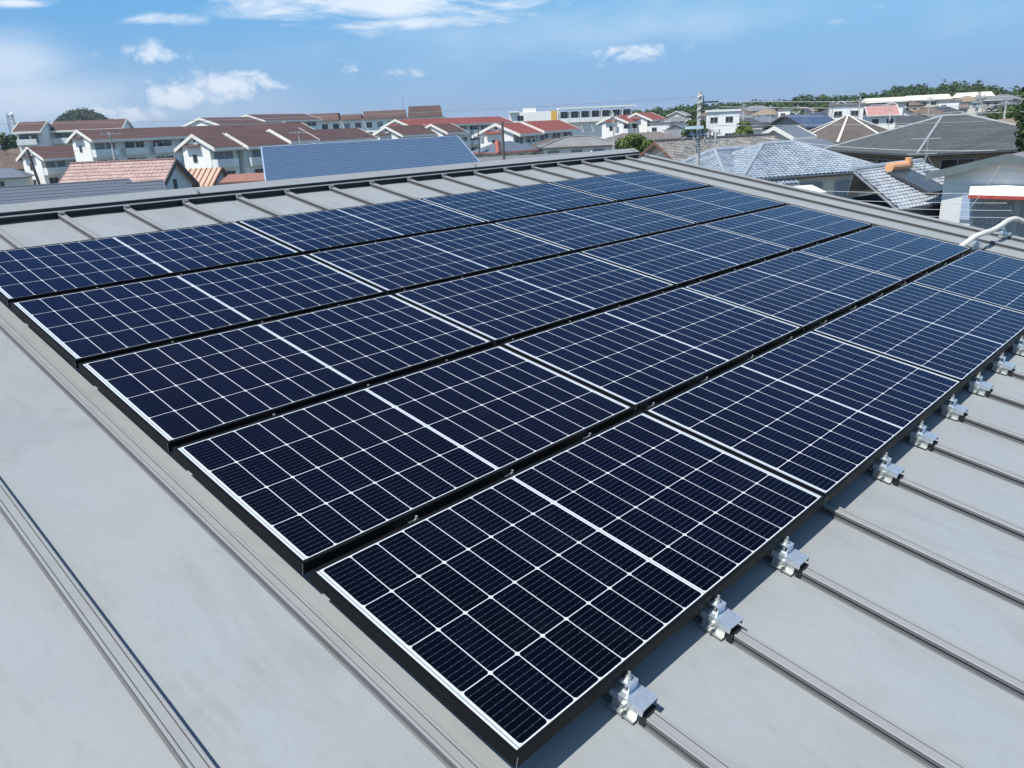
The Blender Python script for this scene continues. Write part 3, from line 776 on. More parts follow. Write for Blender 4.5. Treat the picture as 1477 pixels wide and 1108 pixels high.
# ------------------------------------------------------------------ nearer houses beyond the ridge
def flat_roof_house(name, label, ridge, poly_e, mats, depth, course, zdrop=.6):
    """gable house whose front slope is the quad ridge a-b, eaves c-d; a matching rear slope behind"""
    a, b_, c, d = [Vector(p) for p in (*ridge, *poly_e)]           # a left ridge, b right ridge, c right eave, d left eave
    e = empty(name, Matrix.Translation((a.x, a.y, 0)), label, 'house', None); o = Vector((a.x, a.y, 0))
    L_ = [v - o for v in (a, b_, c, d)]; a, b_, c, d = L_
    ra, rb = a + Vector((2.6, 4.2, -1.7)), b_ + Vector((.8, 4.2, -1.7))
    m = MB(); m.slab([d, c, b_, a], .12); course_face(m, d + Vector((0, 0, .03)), c + Vector((0, 0, .03)), b_ + Vector((0, 0, .03)), a + Vector((0, 0, .03)), course=course, tile=None, amp=0, step=.014)
    m.slab([a, b_, rb, ra], .12); rf = m.build('roof', [mats[0]], e)
    m = MB(); m.tube([a + Vector((0, 0, .03)), b_ + Vector((0, 0, .03))], .05, 6); m.tube([a + Vector((0, 0, .01)), d + Vector((0, 0, .01))], .045, 6); m.tube([b_ + Vector((0, 0, .01)), c + Vector((0, 0, .01))], .045, 6)
    m.build('ridge_cap', [mats[2]], rf)
    m = MB(); k = .25
    def ins(v, w): return v.lerp(w, .05)
    p = [ins(d, b_), ins(c, a), ins(rb, d), ins(ra, c)]
    top = [q - Vector((0, 0, .25)) for q in p]; bot = [Vector((q.x, q.y, 0)) for q in p]
    al, bl = a.lerp(b_, .04) - Vector((0, 0, .2)), b_.lerp(a, .04) - Vector((0, 0, .2))
    m.add(bot + top + [al, bl], [(0, 1, 5, 4), (1, 2, 6, 9, 5), (2, 3, 7, 6), (3, 0, 4, 8, 7)])
    m.build('wall', [mats[1]], e); return e
flat_roof_house('blue_roofed_house', 'house with a wide bright blue shingle roof just beyond the metal ridge', ((19.16, 31.05, 8.35), (32.42, 31.42, 8.35)),
                ((29.66, 24.7, 5.28), (15.4, 24.3, 5.26)), (m_blueroof, m_white, simple('pale_blue_edge', (0.30, 0.38, 0.48), 0.5)), 8, .20)
flat_roof_house('slate_roofed_house', 'house with a long slate grey shingle roof at the left, just beyond the metal ridge', ((-6.6, 37.4, 7.3), (12.95, 31.75, 7.3)),
                ((12.2, 26.0, 4.9), (-8.6, 31.5, 4.9)), (m_greyroofA, m_white, m_greyroofA), 8, .30)
flat_roof_house('slate_roofed_annexe', 'lower slate grey roof stepping off the right end of the left slate roof', ((12.6, 31.37, 7.16), (14.1, 30.95, 7.16)),
                ((12.9, 27.6, 5.6), (11.5, 28.0, 5.6)), (m_greyroofA, m_white, m_greyroofA), 8, .30)
Bp = building('pink_tiled_house', 'pale house with a pink clay tile roof and a slit window in its gable', 'house', None, 21.04, 64.52, 7.38, -50.5, 8.67, 6.3, 2.1,
              mats=(m_tilepink, simple('pale_blue_render', (0.55, 0.62, 0.64), 0.8, 0, 0.05), m_barge), tile=.34, course=.42, cap=simple('pink_ridge', (0.16, 0.11, 0.11), .6), over=.35, barge=.28)
b = MB(); b.box(Bp['wx1'] + .002, Bp['wx1'] + .06, -.35, .15, 4.0, 5.9); b.build('slit_window', [m_barge], Bp['e'])
Bc = building('rusty_roofed_house', 'small house with a ribbed rusty pink metal roof, right of the pink tiled gable', 'house', None, 28.0, 67.2, 6.35, -47.9, 6.6, 5.6, 1.45,
              mats=(slate('ribbed_rust', (0.50, 0.33, 0.24), 0.10, 0.6, (0.62, 0.45, 0.36), 0.6), simple('lilac_render', (0.50, 0.48, 0.50), 0.8), simple('brown_barge', (0.16, 0.07, 0.05), .6)), over=.3, barge=.14)
b = MB()
for k in range(14):
    xa, xb_ = k * .47 + .1, k * .47 + .16
    b.add([(xa, -2.8, 4.92), (xb_, -2.8, 4.92), (xb_, -.05, 6.36), (xa, -.05, 6.36), (xa, -2.8, 4.99), (xb_, -2.8, 4.99), (xb_, -.05, 6.42), (xa, -.05, 6.42)], [(4, 5, 6, 7), (0, 1, 5, 4), (0, 4, 7, 3), (1, 2, 6, 5)])
b.build('roof_rib', [simple('rust_rib', (0.36, 0.2, 0.15), .6)], Bc['rf'])
windows_end(Bc, (-.9, .9), 3.9, 1.0, 1.1, 1); windows_front(Bc, (4.6,), 4.0, 1.2, 1.1)
e = empty('lean_to', tmat(32.9, 61.6, 0, -40), 'low grey lean to with a rust brown flat roof, left of the blue roof', 'lean-to')
b = MB(); b.box(0, 9, -3, 0, 0, 5.25); b.build('wall', [simple('grey_green_wall', (0.34, 0.36, 0.35), .85)], e)
b = MB(); b.slab([(-.3, -3.5, 5.3), (9.3, -3.5, 5.3), (9.3, .2, 5.75), (-.3, .2, 5.75)], .12); b.build('roof', [simple('rust_sheet', (0.30, 0.14, 0.10), .6, 0, .2)], e)
windows_front(dict(e=e, wy=3.0), (1.2, 3.4), 4.3, 1.2, 1.3)

# hip roofed houses in the middle distance
Br = building('hip_roofed_house', 'blue grey hip roofed house with a toothed red front ridge, behind the dark pole', 'house', 'hip roofed houses', 78.5, 74.0, 6.6, 0, 2.6, 6.0, 1.25, hip=True, ins=2.9,
              mats=(slate('blue_grey_roof', (0.12, 0.145, 0.19), .15, .6, (0.08, 0.1, 0.13), .5), m_cream, simple('red_gutter', (0.42, 0.13, 0.10), .6)), ground=0)
b = MB(); zr_, ze_ = Br['zr'], Br['ze']
for k in range(9):
    t = k / 8; c_ = Vector((0, 0, zr_ + .1)).lerp(Vector((-2.9, -3.0, ze_ + .12)), t); s_ = .20 + .10 * (k % 2)
    b.box(c_.x - s_, c_.x + s_, c_.y - s_, c_.y + s_, c_.z - .12, c_.z + .12)
b.build('ridge_tiles', [simple('salmon_tile', (0.55, 0.20, 0.15), .6)], Br['rf'])
windows_front(Br, (-1, 2, 4.6), Br['ze'] - 1.0, 1.3, 1.0); windows_end(Br, (-1.2, 1.2), Br['ze'] - 1.0, 1.2, 1.0)
Bb = building('hip_roofed_house', 'low house with a dark brown hip roof, right of the red ridged one', 'house', 'hip roofed houses', 90.5, 75.5, 6.55, -42, 3.2, 7, 1.3, hip=True,
              mats=(m_khiproof, m_cream, m_trim)); windows_front(Bb, (1, 4), Bb['ze'] - 1, 1.4, 1.1)
Bg = building('hip_roofed_house', 'white house with a weathered pale grey hip roof, right of the dark brown hip roof', 'house', 'hip roofed houses', 87.0, 69.0, 6.75, -44, 3.4, 7.6, 1.15, hip=True,
              mats=(m_greyhip, m_white, m_barge), cap=m_greyhip, capr=.12); windows_front(Bg, (-2, 1.2, 4.2), Bg['ze'] - 1.0, 1.6, 1.1, True); windows_end(Bg, (0,), Bg['ze'] - 1, 1.8, 1.0)
Bt = building('hip_roofed_house', 'house with a plain taupe brown hip roof, in front of the green bush', 'house', 'hip roofed houses', 95.0, 65.0, 6.9, -43, 5.2, 9.0, 1.35, hip=True,
              mats=(m_brownhip, m_cream, m_barge)); windows_front(Bt, (-2, 1, 4, 7), Bt['ze'] - 1, 1.8, 1.4)
Bl = building('low_grey_roof_house', 'low house with a plain grey roof, below the red ridged roof', 'house', None, 54.0, 53.0, 5.9, -35, 12, 8, 1.3,
              mats=(slate('plain_grey_roof', (0.17, 0.18, 0.19), .1, .6, (0.12, .13, .14), .4), m_white, m_trim))
Bl2 = building('low_dark_roof_house', 'low house with a charcoal roof half hidden behind the blue roof corner', 'house', None, 46.0, 57.0, 5.9, -30, 8, 8, 1.3, mats=(m_darkroof, m_cream, m_trim))

# tiled roofs at the right
Bf = building('old_tiled_house', 'old house with a weathered grey brown tile roof, behind the big pole', 'house', None, 63.0, 37.9, 6.75, -24, 13.5, 7.9, 1.9,
              mats=(m_tilegrey, m_cream, simple('brown_verge', (0.17, 0.09, 0.07), .7)), tile=.30, course=.28, cap=m_darkcap, capr=.16, over=.7, barge=.22)
Bg1 = building('blue_tiled_house', 'house with a large glazed blue grey tile hip roof, beyond the right roof edge', 'house', None, 48.95, 20.0, 6.94, -29.3, 2.4, 8.0, 1.76, hip=True,
               mats=(m_tileblue, simple('beige_render', (0.74, 0.68, 0.56), .8), m_barge), tile=.30, course=.27, cap=m_tilecap, capr=.13)
windows_end(Bg1, (-1.8,), 3.9, 1.6, 1.4, 0); windows_front(Bg1, (-1.6, 1.2, 4.0), 3.75, 1.9, 1.9, True)
b = MB(); b.slab([(1.0, -5.2, 4.55), (5.2, -5.2, 4.55), (5.2, -3.52, 4.9), (1.0, -3.52, 4.9)], .1); b.build('awning', [m_trim], Bg1['e']) if False else None
e = empty('blue_tiled_wing', Matrix.Identity(4), 'lower blue grey tiled wing left of the large blue tiled roof', 'house')
b = MB()
a0, a1, a2, a3, a4 = [Vector(v) for v in ((47.9, 22.9, 6.62), (50.6, 21.6, 6.62), (46.6, 16.2, 4.75), (42.2, 18.5, 4.75), (44.3, 23.1, 6.05))]
e.matrix_world = Matrix.Translation((47, 21, 0)); off = Vector((47, 21, 0))
q = [v - off for v in (a3, a2, a1, a0)]
b.slab([v - Vector((0, 0, .03)) for v in q], .12); course_face(b, *q, tile=.3, course=.27)
l0, l1 = Vector((42.2, 18.5, 4.75)) - off, Vector((41.5, 25.5, 4.75)) - off; r0 = a0 - off
b.slab([l1 - Vector((0, 0, .03)), l0 - Vector((0, 0, .03)), r0 - Vector((0, 0, .03))], .12); course_face(b, l1, l0, r0, r0, tile=.3, course=.27)
rf = b.build('roof', [m_tileblue], e)
b = MB(); b.tube([a1 - off + Vector((0, 0, .08)), a0 - off + Vector((0, 0, .08))], .17, 8)
b.tube([a0 - off + Vector((0, 0, .08)), l1.lerp(r0, .45) + Vector((0, 0, .12)), l1 + Vector((0, 0, .1))], .15, 8)
b.tube([a0 - off + Vector((0, 0, .05)), l0 + Vector((0, 0, .05))], .13, 8); b.build('ridge_cap', [m_tilecap], rf)
b = MB(); b.add([v - off for v in (Vector((42.6, 18.9, 0)), Vector((46.4, 16.7, 0)), Vector((50, 21.3, 0)), Vector((42, 25, 0)), Vector((42.6, 18.9, 4.6)), Vector((46.4, 16.7, 4.6)), Vector((50, 21.3, 6.3)), Vector((42, 25, 4.6)))],
                    [(0, 1, 5, 4), (1, 2, 6, 5), (2, 3, 7, 6), (3, 0, 4, 7)]); b.build('wall', [m_cream], e)
# awning under the eave
e = empty('awning', tmat(41.2, 14.95, .3, -29.3), 'white sheet awning under the blue tiled eave, at the metal roof edge', 'awning')
b = MB(); b.slab([(0, -1.3, 4.40), (2.1, -1.3, 4.40), (2.1, 0, 4.7), (0, 0, 4.7)], .06); b.build('sheet', [m_trim], e)
b = MB(); b.tube([(.1, -1.25, -.3), (.1, -1.25, 4.33)], .04, 6); b.tube([(2.0, -1.25, -.3), (2.0, -1.25, 4.33)], .04, 6); b.build('post', [m_steel], e)

# heater roof
e = empty('silver_tiled_house', Matrix.Translation((42, 9, 0)), 'lower house with a silver grey tile roof carrying the solar water heater', 'house'); off = Vector((42, 9, 0))
RLh, RRh, ERh, ELh = Vector((40.9, 11.1, 6.1)), Vector((47.2, 10.1, 6.1)), Vector((46.1, 2.9, 2.95)), Vector((38.6, 4.1, 2.95))
RLh, RRh, ERh, ELh = [Vector(v) for v in ((40.3, 10.6, 6.0), (47.0, 9.55, 6.0), (46.25, 6.0, 4.42), (37.7, 7.35, 4.42))]
q = [v - off for v in (ELh, ERh, RRh, RLh)]
b = MB(); b.slab([v - Vector((0, 0, .03)) for v in q], .12); course_face(b, *q, tile=.32, course=.29)
rr1, rr2 = RRh - off + Vector((3.4, 2.0, -1.6)), RLh - off + Vector((4.2, 1.9, -1.6)); b.slab([RLh - off, RRh - off, rr1, rr2], .12)
rf = b.build('roof', [m_tilesilver], e)
b = MB(); b.tube([RLh - off + Vector((0, 0, .06)), RRh - off + Vector((0, 0, .06))], .14, 8); b.build('ridge_cap', [m_tilecap], rf)
b = MB(); pp = [ELh, ERh, off + rr1, off + rr2]; cc = sum(pp, Vector()) / 4; pp = [p.lerp(cc, .08) - off for p in pp]
b.add([(p.x, p.y, 0) for p in pp] + [(p.x, p.y, 4.2) for p in pp] , [(0, 1, 5, 4), (1, 2, 6, 5), (2, 3, 7, 6), (3, 0, 4, 7)]); b.build('wall', [simple('dark_blue_siding', (0.07, 0.09, 0.11), .7)], e)
b = MB(); b.tube([ELh - off + Vector((0, 0, -.08)), ERh - off + Vector((0, 0, -.08))], .07, 6); b.build('gutter', [m_barge], rf)
# solar water heater on that roof
sl = (RLh - ELh); sl = (sl - (RRh - RLh).normalized() * sl.dot((RRh - RLh).normalized())).normalized()
ex = (RRh - RLh).normalized(); nz = ex.cross(sl).normalized()
e = empty('solar_water_heater', Matrix(((ex.x, sl.x, nz.x, 42.75), (ex.y, sl.y, nz.y, 8.45), (ex.z, sl.z, nz.z, 5.28), (0, 0, 0, 1))), 'solar water heater with an orange tank and dark collector on the silver tiled roof', 'water heater')
b = MB(); b.box(-1.0, -.01, -1.35, .85, .08, .16); b.box(.01, 1.0, -1.35, .85, .08, .16)
b.build('collector', [simple('collector_dark', (0.055, 0.07, 0.09), .35, 0, .2)], e)
b = MB(); b.box(-1.04, 1.04, -1.40, -1.352, .05, .18); b.box(-1.04, -1.002, -1.35, .9, .05, .18); b.box(1.002, 1.04, -1.35, .9, .05, .18); b.build('collector_frame', [m_barge], e)
b = MB(); b.tube([(-1.0, 1.12, .34), (1.0, 1.12, .34)], .23, 14); b.tube([(.78, 1.12, .5), (.78, 1.2, .72)], .18, 10); b.build('tank', [m_orange], e, None, False)
b = MB(); b.box(-.9, .9, .86, .95, .05, .2); b.build('bracket', [m_steel], e)

# dark hip roof and octagonal brown roof
Bj = building('dark_hip_house', 'brick walled house with a wide charcoal shingle hip roof, at the right', 'house', None, 68.29 - .9, 13.87 + .9, 8.04, -39.5, 2.19, 13.0, 2.30, hip=True, ins=5.9,
              mats=(m_darkroof, m_brick, m_barge), course=None, cap=simple('grey_hip_cap', (0.30, 0.32, 0.33), .5), capr=.10, over=.9, yin=.9)
windows_front(Bj, (-2.2, 1.5, 5), Bj['ze'] - 1.0, 2.6, 1.1); windows_end(Bj, (3.2, -1.0), Bj['ze'] - 1.1, 1.4, 1.2)
e = empty('octagonal_roofed_house', tmat(103.2, 36.2, 0, 8), 'white walled house with a faceted brown roof and white hip ridges', 'house')
N8 = 8; rO = 7.5; zr_, ze_ = 8.1, 5.15; ring = [(rO * cos(2 * pi * k / 8 + .12), rO * sin(2 * pi * k / 8 + .12)) for k in range(8)]
b = MB()
for k in range(8):
    p, q2 = ring[k], ring[(k + 1) % 8]; b.slab([(p[0], p[1], ze_), (q2[0], q2[1], ze_), (0, 0, zr_)], .12)
rf = b.build('roof', [m_khiproof], e)
b = MB()
for p in ring:
    d_ = Vector((p[0], p[1], ze_ + .02)); n_v = Vector((-p[1], p[0], 0)).normalized() * .14; tp = Vector((0, 0, zr_ + .03)); b.add([d_ - n_v, d_ + n_v, tp + n_v * .6, tp - n_v * .6, d_ - n_v + Vector((0, 0, .09)), d_ + n_v + Vector((0, 0, .09)), tp + n_v * .6 + Vector((0, 0, .09)), tp - n_v * .6 + Vector((0, 0, .09))], [(4, 5, 6, 7), (0, 4, 7, 3), (1, 2, 6, 5), (0, 1, 5, 4)])
b.build('hip_ridge', [m_trim], rf)
b = MB()
for k in range(8):
    p, q2 = ring[k], ring[(k + 1) % 8]; f_ = .88; b.quad((p[0] * f_, p[1] * f_, 0), (q2[0] * f_, q2[1] * f_, 0), (q2[0] * f_, q2[1] * f_, ze_), (p[0] * f_, p[1] * f_, ze_))
b.build('wall', [m_white], e)
for k in range(8):
    p, q2 = Vector(ring[k]), Vector(ring[(k + 1) % 8]); mpt = (p + q2) / 2 * .885; a_ = math.atan2(mpt.y, mpt.x) + pi / 2
    for s_ in (-.22, .25):
        c_ = mpt + (q2 - p) * s_; window(e, (c_.x, c_.y, 3.6), a_, .7, 1.9)

# white sided house at the right edge
s_ = 1.79
def IV(x, y, z): return Vector((CAMP.x + (x - CAMP.x) * s_, CAMP.y + (y - CAMP.y) * s_, 9 - (9 - z) * s_))
barL, barP = IV(21.9, 1.64, 7.26), IV(21.9, -.19, 7.74)
wallL = IV(22.5, 1.19, 6.03); yl = barL.y; yp = barP.y; hw = yl - yp; xb = barL.x; xw = xb + .55
e = empty('white_sided_house', Matrix.Translation((xw, yp, 0)), 'white sided gabled house with a red edged awning over a curtained window', 'house')
zp, ze_ = barP.z, barL.z; LL = 9
b = MB()
for s in (1, -1):
    b.slab([(-.55, s * hw, ze_), (-.55, 0, zp), (LL, 0, zp), (LL, s * hw, ze_)] if s > 0 else [(-.55, 0, zp), (-.55, s * hw, ze_), (LL, s * hw, ze_), (LL, 0, zp)], .10)
rf = b.build('roof', [m_greyhip], e)
b = MB()
for s in (1, -1):
    b.add([(-.62, s * hw, ze_ - .30), (-.56, s * hw, ze_ - .30), (-.56, s * hw, ze_ + .05), (-.62, s * hw, ze_ + .05), (-.62, 0, zp - .30), (-.56, 0, zp - .30), (-.56, 0, zp + .05), (-.62, 0, zp + .05)],
          [(0, 1, 2, 3), (7, 6, 5, 4), (0, 4, 5, 1), (1, 5, 6, 2), (2, 6, 7, 3), (3, 7, 4, 0)])
b.build('bargeboard', [simple('slate_blue_board', (0.13, 0.16, 0.17), .6)], rf)
wy = hw * .80
k = MT('white_siding'); co = k.obj(); sp = k.n('ShaderNodeSeparateXYZ'); k.l(co, sp.inputs[0])
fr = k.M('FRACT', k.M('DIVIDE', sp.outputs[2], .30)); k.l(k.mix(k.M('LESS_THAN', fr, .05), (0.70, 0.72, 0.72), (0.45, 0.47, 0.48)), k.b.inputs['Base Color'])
k.bump(fr, .5, .02); k.b.inputs['Roughness'].default_value = .6; m_siding = k.m
b = MB(); zg = zp - .12; b.add([(0, -wy, 0), (0, wy, 0), (0, wy, ze_ + .1), (0, 0, zg), (0, -wy, ze_ + .1)], [(0, 1, 2, 3, 4)])
b.quad((0, wy, 0), (LL - .5, wy, 0), (LL - .5, wy, ze_ + .1), (0, wy, ze_ + .1)); b.quad((0, -wy, 0), (LL - .5, -wy, 0), (LL - .5, -wy, ze_ + .1), (0, -wy, ze_ + .1))
b.build('wall', [m_siding], e)
aL = IV(21.9, .49, 6.76); tp = IV(22.5, -.09, 7.02)
b = MB(); ay0 = aL.y - yp; ay1 = -3.2; az_ = aL.z
b.slab([(-1.0, ay0, az_), (-.005, ay0 + .25, az_ + .42), (-.005, ay1, az_ + .42), (-1.0, ay1, az_)], .05)
aw = b.build('awning', [m_trim], e)
b = MB(); b.box(-1.06, -1.0, ay1, ay0, az_ - .12, az_ + .03); b.build('red_edge', [simple('red_edge', (0.42, 0.07, 0.06), .5)], aw)
wl = IV(22.5, .46, 6.64); w0 = wl.y - yp
for j in range(2): window(e, (-.012, w0 - .85 - j * 1.75, az_ - 1.15), -pi / 2, 1.7, 2.0, True)
b = MB(); b.box(-.10, -.02, w0 + .02, w0 + .55, az_ - 1.2, az_ - .1); b.build('shutter_box', [simple('pale_blue_panel', (0.35, 0.45, 0.6), .6)], e)

# ------------------------------------------------------------------ mid distance special houses
Bl_ = building('solar_roofed_house', 'grey gabled house with a dark blue solar roof, left of the faceted brown roof', 'house', None, 107, 46.5, 8.45, -24, 6.5, 8.5, 1.7,
               mats=(slate('solar_blue', (0.06, 0.085, 0.15), .15, .3, (0.08, .1, .16), .3), simple('grey_render', (0.30, 0.31, 0.33), .8), m_barge), barge=.2)
building('grey_gabled_house', 'grey roofed house with a bright white sloping fascia, below the solar roof', 'house', None, 88, 38.5, 7.3, -18, 3.6, 6.0, 1.2, mats=(slate('blue_grey2', (0.15, 0.17, 0.20), .1, .5, (0.1, .12, .14), .4), m_cream, m_trim), barge=.35)
def flat_block(label, x, y, yaw, w, d_, z, ground, wallm, roofm, floors=2, name='flat_roofed_house', par=.35):
    e = empty(name, tmat(x, y, ground, yaw), label, 'house'); z -= ground
    b = MB(); b.box(0, w, 0, d_, 0, z); b.build('wall', [wallm], e)
    b = MB(); b.box(-.25, w + .25, -.25, d_ + .25, z + .002, z + par); b.build('roof', [roofm], e)
    for f in range(floors):
        for k in range(max(1, int(w / 2.6))):
            window(e, (1.3 + k * 2.6, -.004, z - 1.35 - 2.8 * f), 0, 1.3, 1.0)
        window(e, (-.004, d_ / 2, z - 1.35 - 2.8 * f), -pi / 2, 1.4, 1.0)
    return e
flat_block('white block house with a dark flat roof rim, above the faceted brown roof', 137.3, 52.9, -66, 5.2, 6, 9.4, 0, m_white, m_greyhip)
Bo = building('red_hipped_white_house', 'white house with a faded red gable roof, right of the white block house', 'house', None, 149.6, 51.8, 9.1, -60, 5.2, 7, 1.5, ground=0, mats=(simple('faded_red', (0.42, 0.22, 0.2), .7, 0, .2), m_white, m_trim)); windows_front(Bo, (1.4, 3.8), Bo['ze'] - 1.1, 1.1, .9)
flat_block('white two storey block with a roof rail, beside the big pole', 128.4, 71.2, -62, 5.6, 5, 9.3, 0, m_white, m_balc)
for j, (a_, dd, w_, lab) in enumerate(((21.0, 330, 15, 'long cream row of flats on the hill, left one'), (18.7, 335, 16, 'long cream row of flats on the hill, middle one'), (15.9, 345, 13, 'long cream row of flats on the hill, right one'))):
    p = P(a_, dd); zt = 10.3 + .25 * j
    e = empty('hillside_flats', tmat(p.x, p.y, th(a_, dd), a_ - 92), lab, 'apartment block', 'cream flats on the hill')
    g = th(a_, dd); b = MB(); b.box(0, w_, 0, 8, 0, zt - g); b.build('wall', [simple('cream_flat%d' % j, (0.62, 0.58, 0.47), .8)], e)
    b = MB(); b.add([(-.5, -.8, zt - g), (w_ + .5, -.8, zt - g), (w_ + .5, 8.8, zt - g), (-.5, 8.8, zt - g), (1, 3, zt - g + 1.7), (w_ - 1, 3, zt - g + 1.7), (w_ - 1, 5, zt - g + 1.7), (1, 5, zt - g + 1.7)], [(0, 1, 5, 4), (1, 2, 6, 5), (2, 3, 7, 6), (3, 0, 4, 7), (4, 5, 6, 7), (3, 2, 1, 0)])
    b.build('roof', [simple('cream_roof%d' % j, (0.60, 0.56, 0.47), .8)], e)
    for k in range(int(w_ / 3)): window(e, (1.5 + 3 * k, -.004, zt - g - 1.3), 0, 1.6, 1.1)

# ------------------------------------------------------------------ crowded town roofs
rt = random.Random(21)
roofs = [(slate('town_roof_slate', (0.13, 0.15, 0.19), .15, .45, (0.18, 0.2, 0.24), .4), 'slate blue'), (slate('town_roof_grey', (0.22, 0.23, 0.235), .2, .5, (0.12, .12, .12), .5), 'pale grey'),
         (slate('town_roof_brown', (0.15, 0.11, 0.085), .2, .7, (0.09, .07, .06), .5), 'brown'), (slate('town_roof_char', (0.06, 0.065, 0.075), .2, .5, (0.1, .1, .11), .4), 'charcoal'),
         (slate('town_roof_tan', (0.28, 0.21, 0.14), .2, .7, (0.18, .14, .1), .5), 'tan')]
wls = [m_white, m_cream, simple('town_grey', (0.42, 0.42, 0.42), .8), simple('town_tan', (0.42, 0.33, 0.22), .85)]
protos = []
for i_r, (rm, rn) in enumerate(roofs):
    for hp in (False, True):
        for q_ in range(1):
            L_, Wd = rt.uniform(6.5, 9), rt.uniform(7, 8.5)
            Bq = building('town_house', '', 'house', None, 0, 0, 7.2, 0, L_ if not hp else L_ - 4, Wd, 1.7, hip=hp, ins=3.0, mats=(rm, wls[(i_r + hp) % 4], m_trim if i_r % 2 else m_barge))
            windows_front(Bq, (1.6, 4.4) if not hp else (-1.0, 2.0), Bq['ze'] - 1.2, 1.5, 1.1); windows_end(Bq, (-1.4, 1.4), Bq['ze'] - 1.2, 1.2, 1.0)
            windows_front(Bq, (1.6, 4.4) if not hp else (-1.0, 2.0), Bq['ze'] - 4.0, 1.5, 1.1)
            protos.append((Bq['e'], rn, 'hip' if hp else 'gable'))
used_p = set(); placed = []
def free(x, y, r):
    return all((x - a) ** 2 + (y - c) ** 2 > (r + q) ** 2 for a, c, q in placed)
placed += [(104, 44, 8), (112, 40, 7), (92, 36, 7), (103, 36, 8), (138, 51, 6), (149, 50, 6), (130, 69, 6), (174, 124, 12), (184, 122, 12), (120, 100, 16), (90, 68, 10), (98, 62, 10), (76.3, 49.9, 4)]
cands = []
for dd0 in [72, 84, 96, 108, 120, 133, 146, 160, 175, 190, 206, 224, 243, 264, 286, 310, 335]:
    a_ = 13.0
    while a_ < 37.5:
        cands.append((a_ + rt.uniform(-.6, .6), dd0 + rt.uniform(-4, 4))); a_ += math.degrees(12.5 / dd0) * rt.uniform(.95, 1.5)
for a_, dd in [(76.8, 168), (76.0, 186), (77.2, 200), (75.7, 215), (76.6, 226), (75.5, 236)]: cands.append((a_, dd))
town = []
for a_, dd in cands:
    p = P(a_, dd)
    if a_ > 27.5 and dd < 88: continue
    if a_ < 26 and dd < 84: continue
    if not free(p.x, p.y, 4.6): continue
    placed.append((p.x, p.y, 4.6))
    src, rn, hg = protos[rt.randrange(len(protos))]
    o = src if src.name not in used_p else copy_tree(src)
    used_p.add(src.name); sc = rt.uniform(.82, 1.12)
    hz = rt.choice([-.9, -.4, 0, .3]) if dd < 220 else rt.uniform(-.3, .3)
    yw = rt.choice([-62, -28, 28, -20, 62, 10]) + rt.uniform(-6, 6)
    o.matrix_world = tmat(p.x, p.y, th(a_, dd) + hz - .2, yw) @ Matrix.Scale(sc, 4)
    town.append((a_, dd, rn, hg, o))
far_left = sorted([t for t in town if t[0] > 60], key=lambda t: -t[0])
for q_, t in enumerate(far_left): tag(t[4], '%s %s roofed house below the far left trees, %s from the left edge' % (t[2], t[3], ordn[q_]), 'house', 'crowded small houses of the town')
def nth(n): return '%d%s' % (n, {1: 'st', 2: 'nd', 3: 'rd'}.get(n % 10 if n % 100 not in (11, 12, 13) else 0, 'th'))
for lo, hi, band in ((0, 125, 'nearest'), (125, 215, 'middle'), (215, 999, 'farthest')):
    for q_, t in enumerate(sorted([t for t in town if t[0] < 60 and lo <= t[1] < hi], key=lambda t: -t[0])):
        tag(t[4], '%s %s roofed town house, %s from the left in the %s rows' % (t[2], t[3], nth(q_ + 1), band), 'house', 'crowded small houses of the town')
for src, rn, hg in protos:
    if src.name not in used_p:
        for ch in list(src.children): 
            for g2 in list(ch.children): bpy.data.objects.remove(g2)
            bpy.data.objects.remove(ch)
        bpy.data.objects.remove(src)
for a_, dd, w_, zt, lab in ((34.4, 215, 5, 7.2, 'small cream flat roofed block far behind the right of the big pole'), (22.9, 232, 4.5, 9.6, 'small white flat roofed block among far roofs, left of the cream hillside flats'),
                            (19.6, 250, 4.5, 9.0, 'white flat roofed block just below the middle cream hillside flats'), (16.6, 265, 5, 9.5, 'white flat roofed block just below the right cream hillside flats'),
                            (26.0, 245, 6, 9.2, 'lone white flat roofed block on the far slope above the solar roof')):
    p = P(a_, dd); flat_block(lab, p.x, p.y, a_ - 95, w_, 6, zt, 0, m_white, m_greyhip, par=.3)
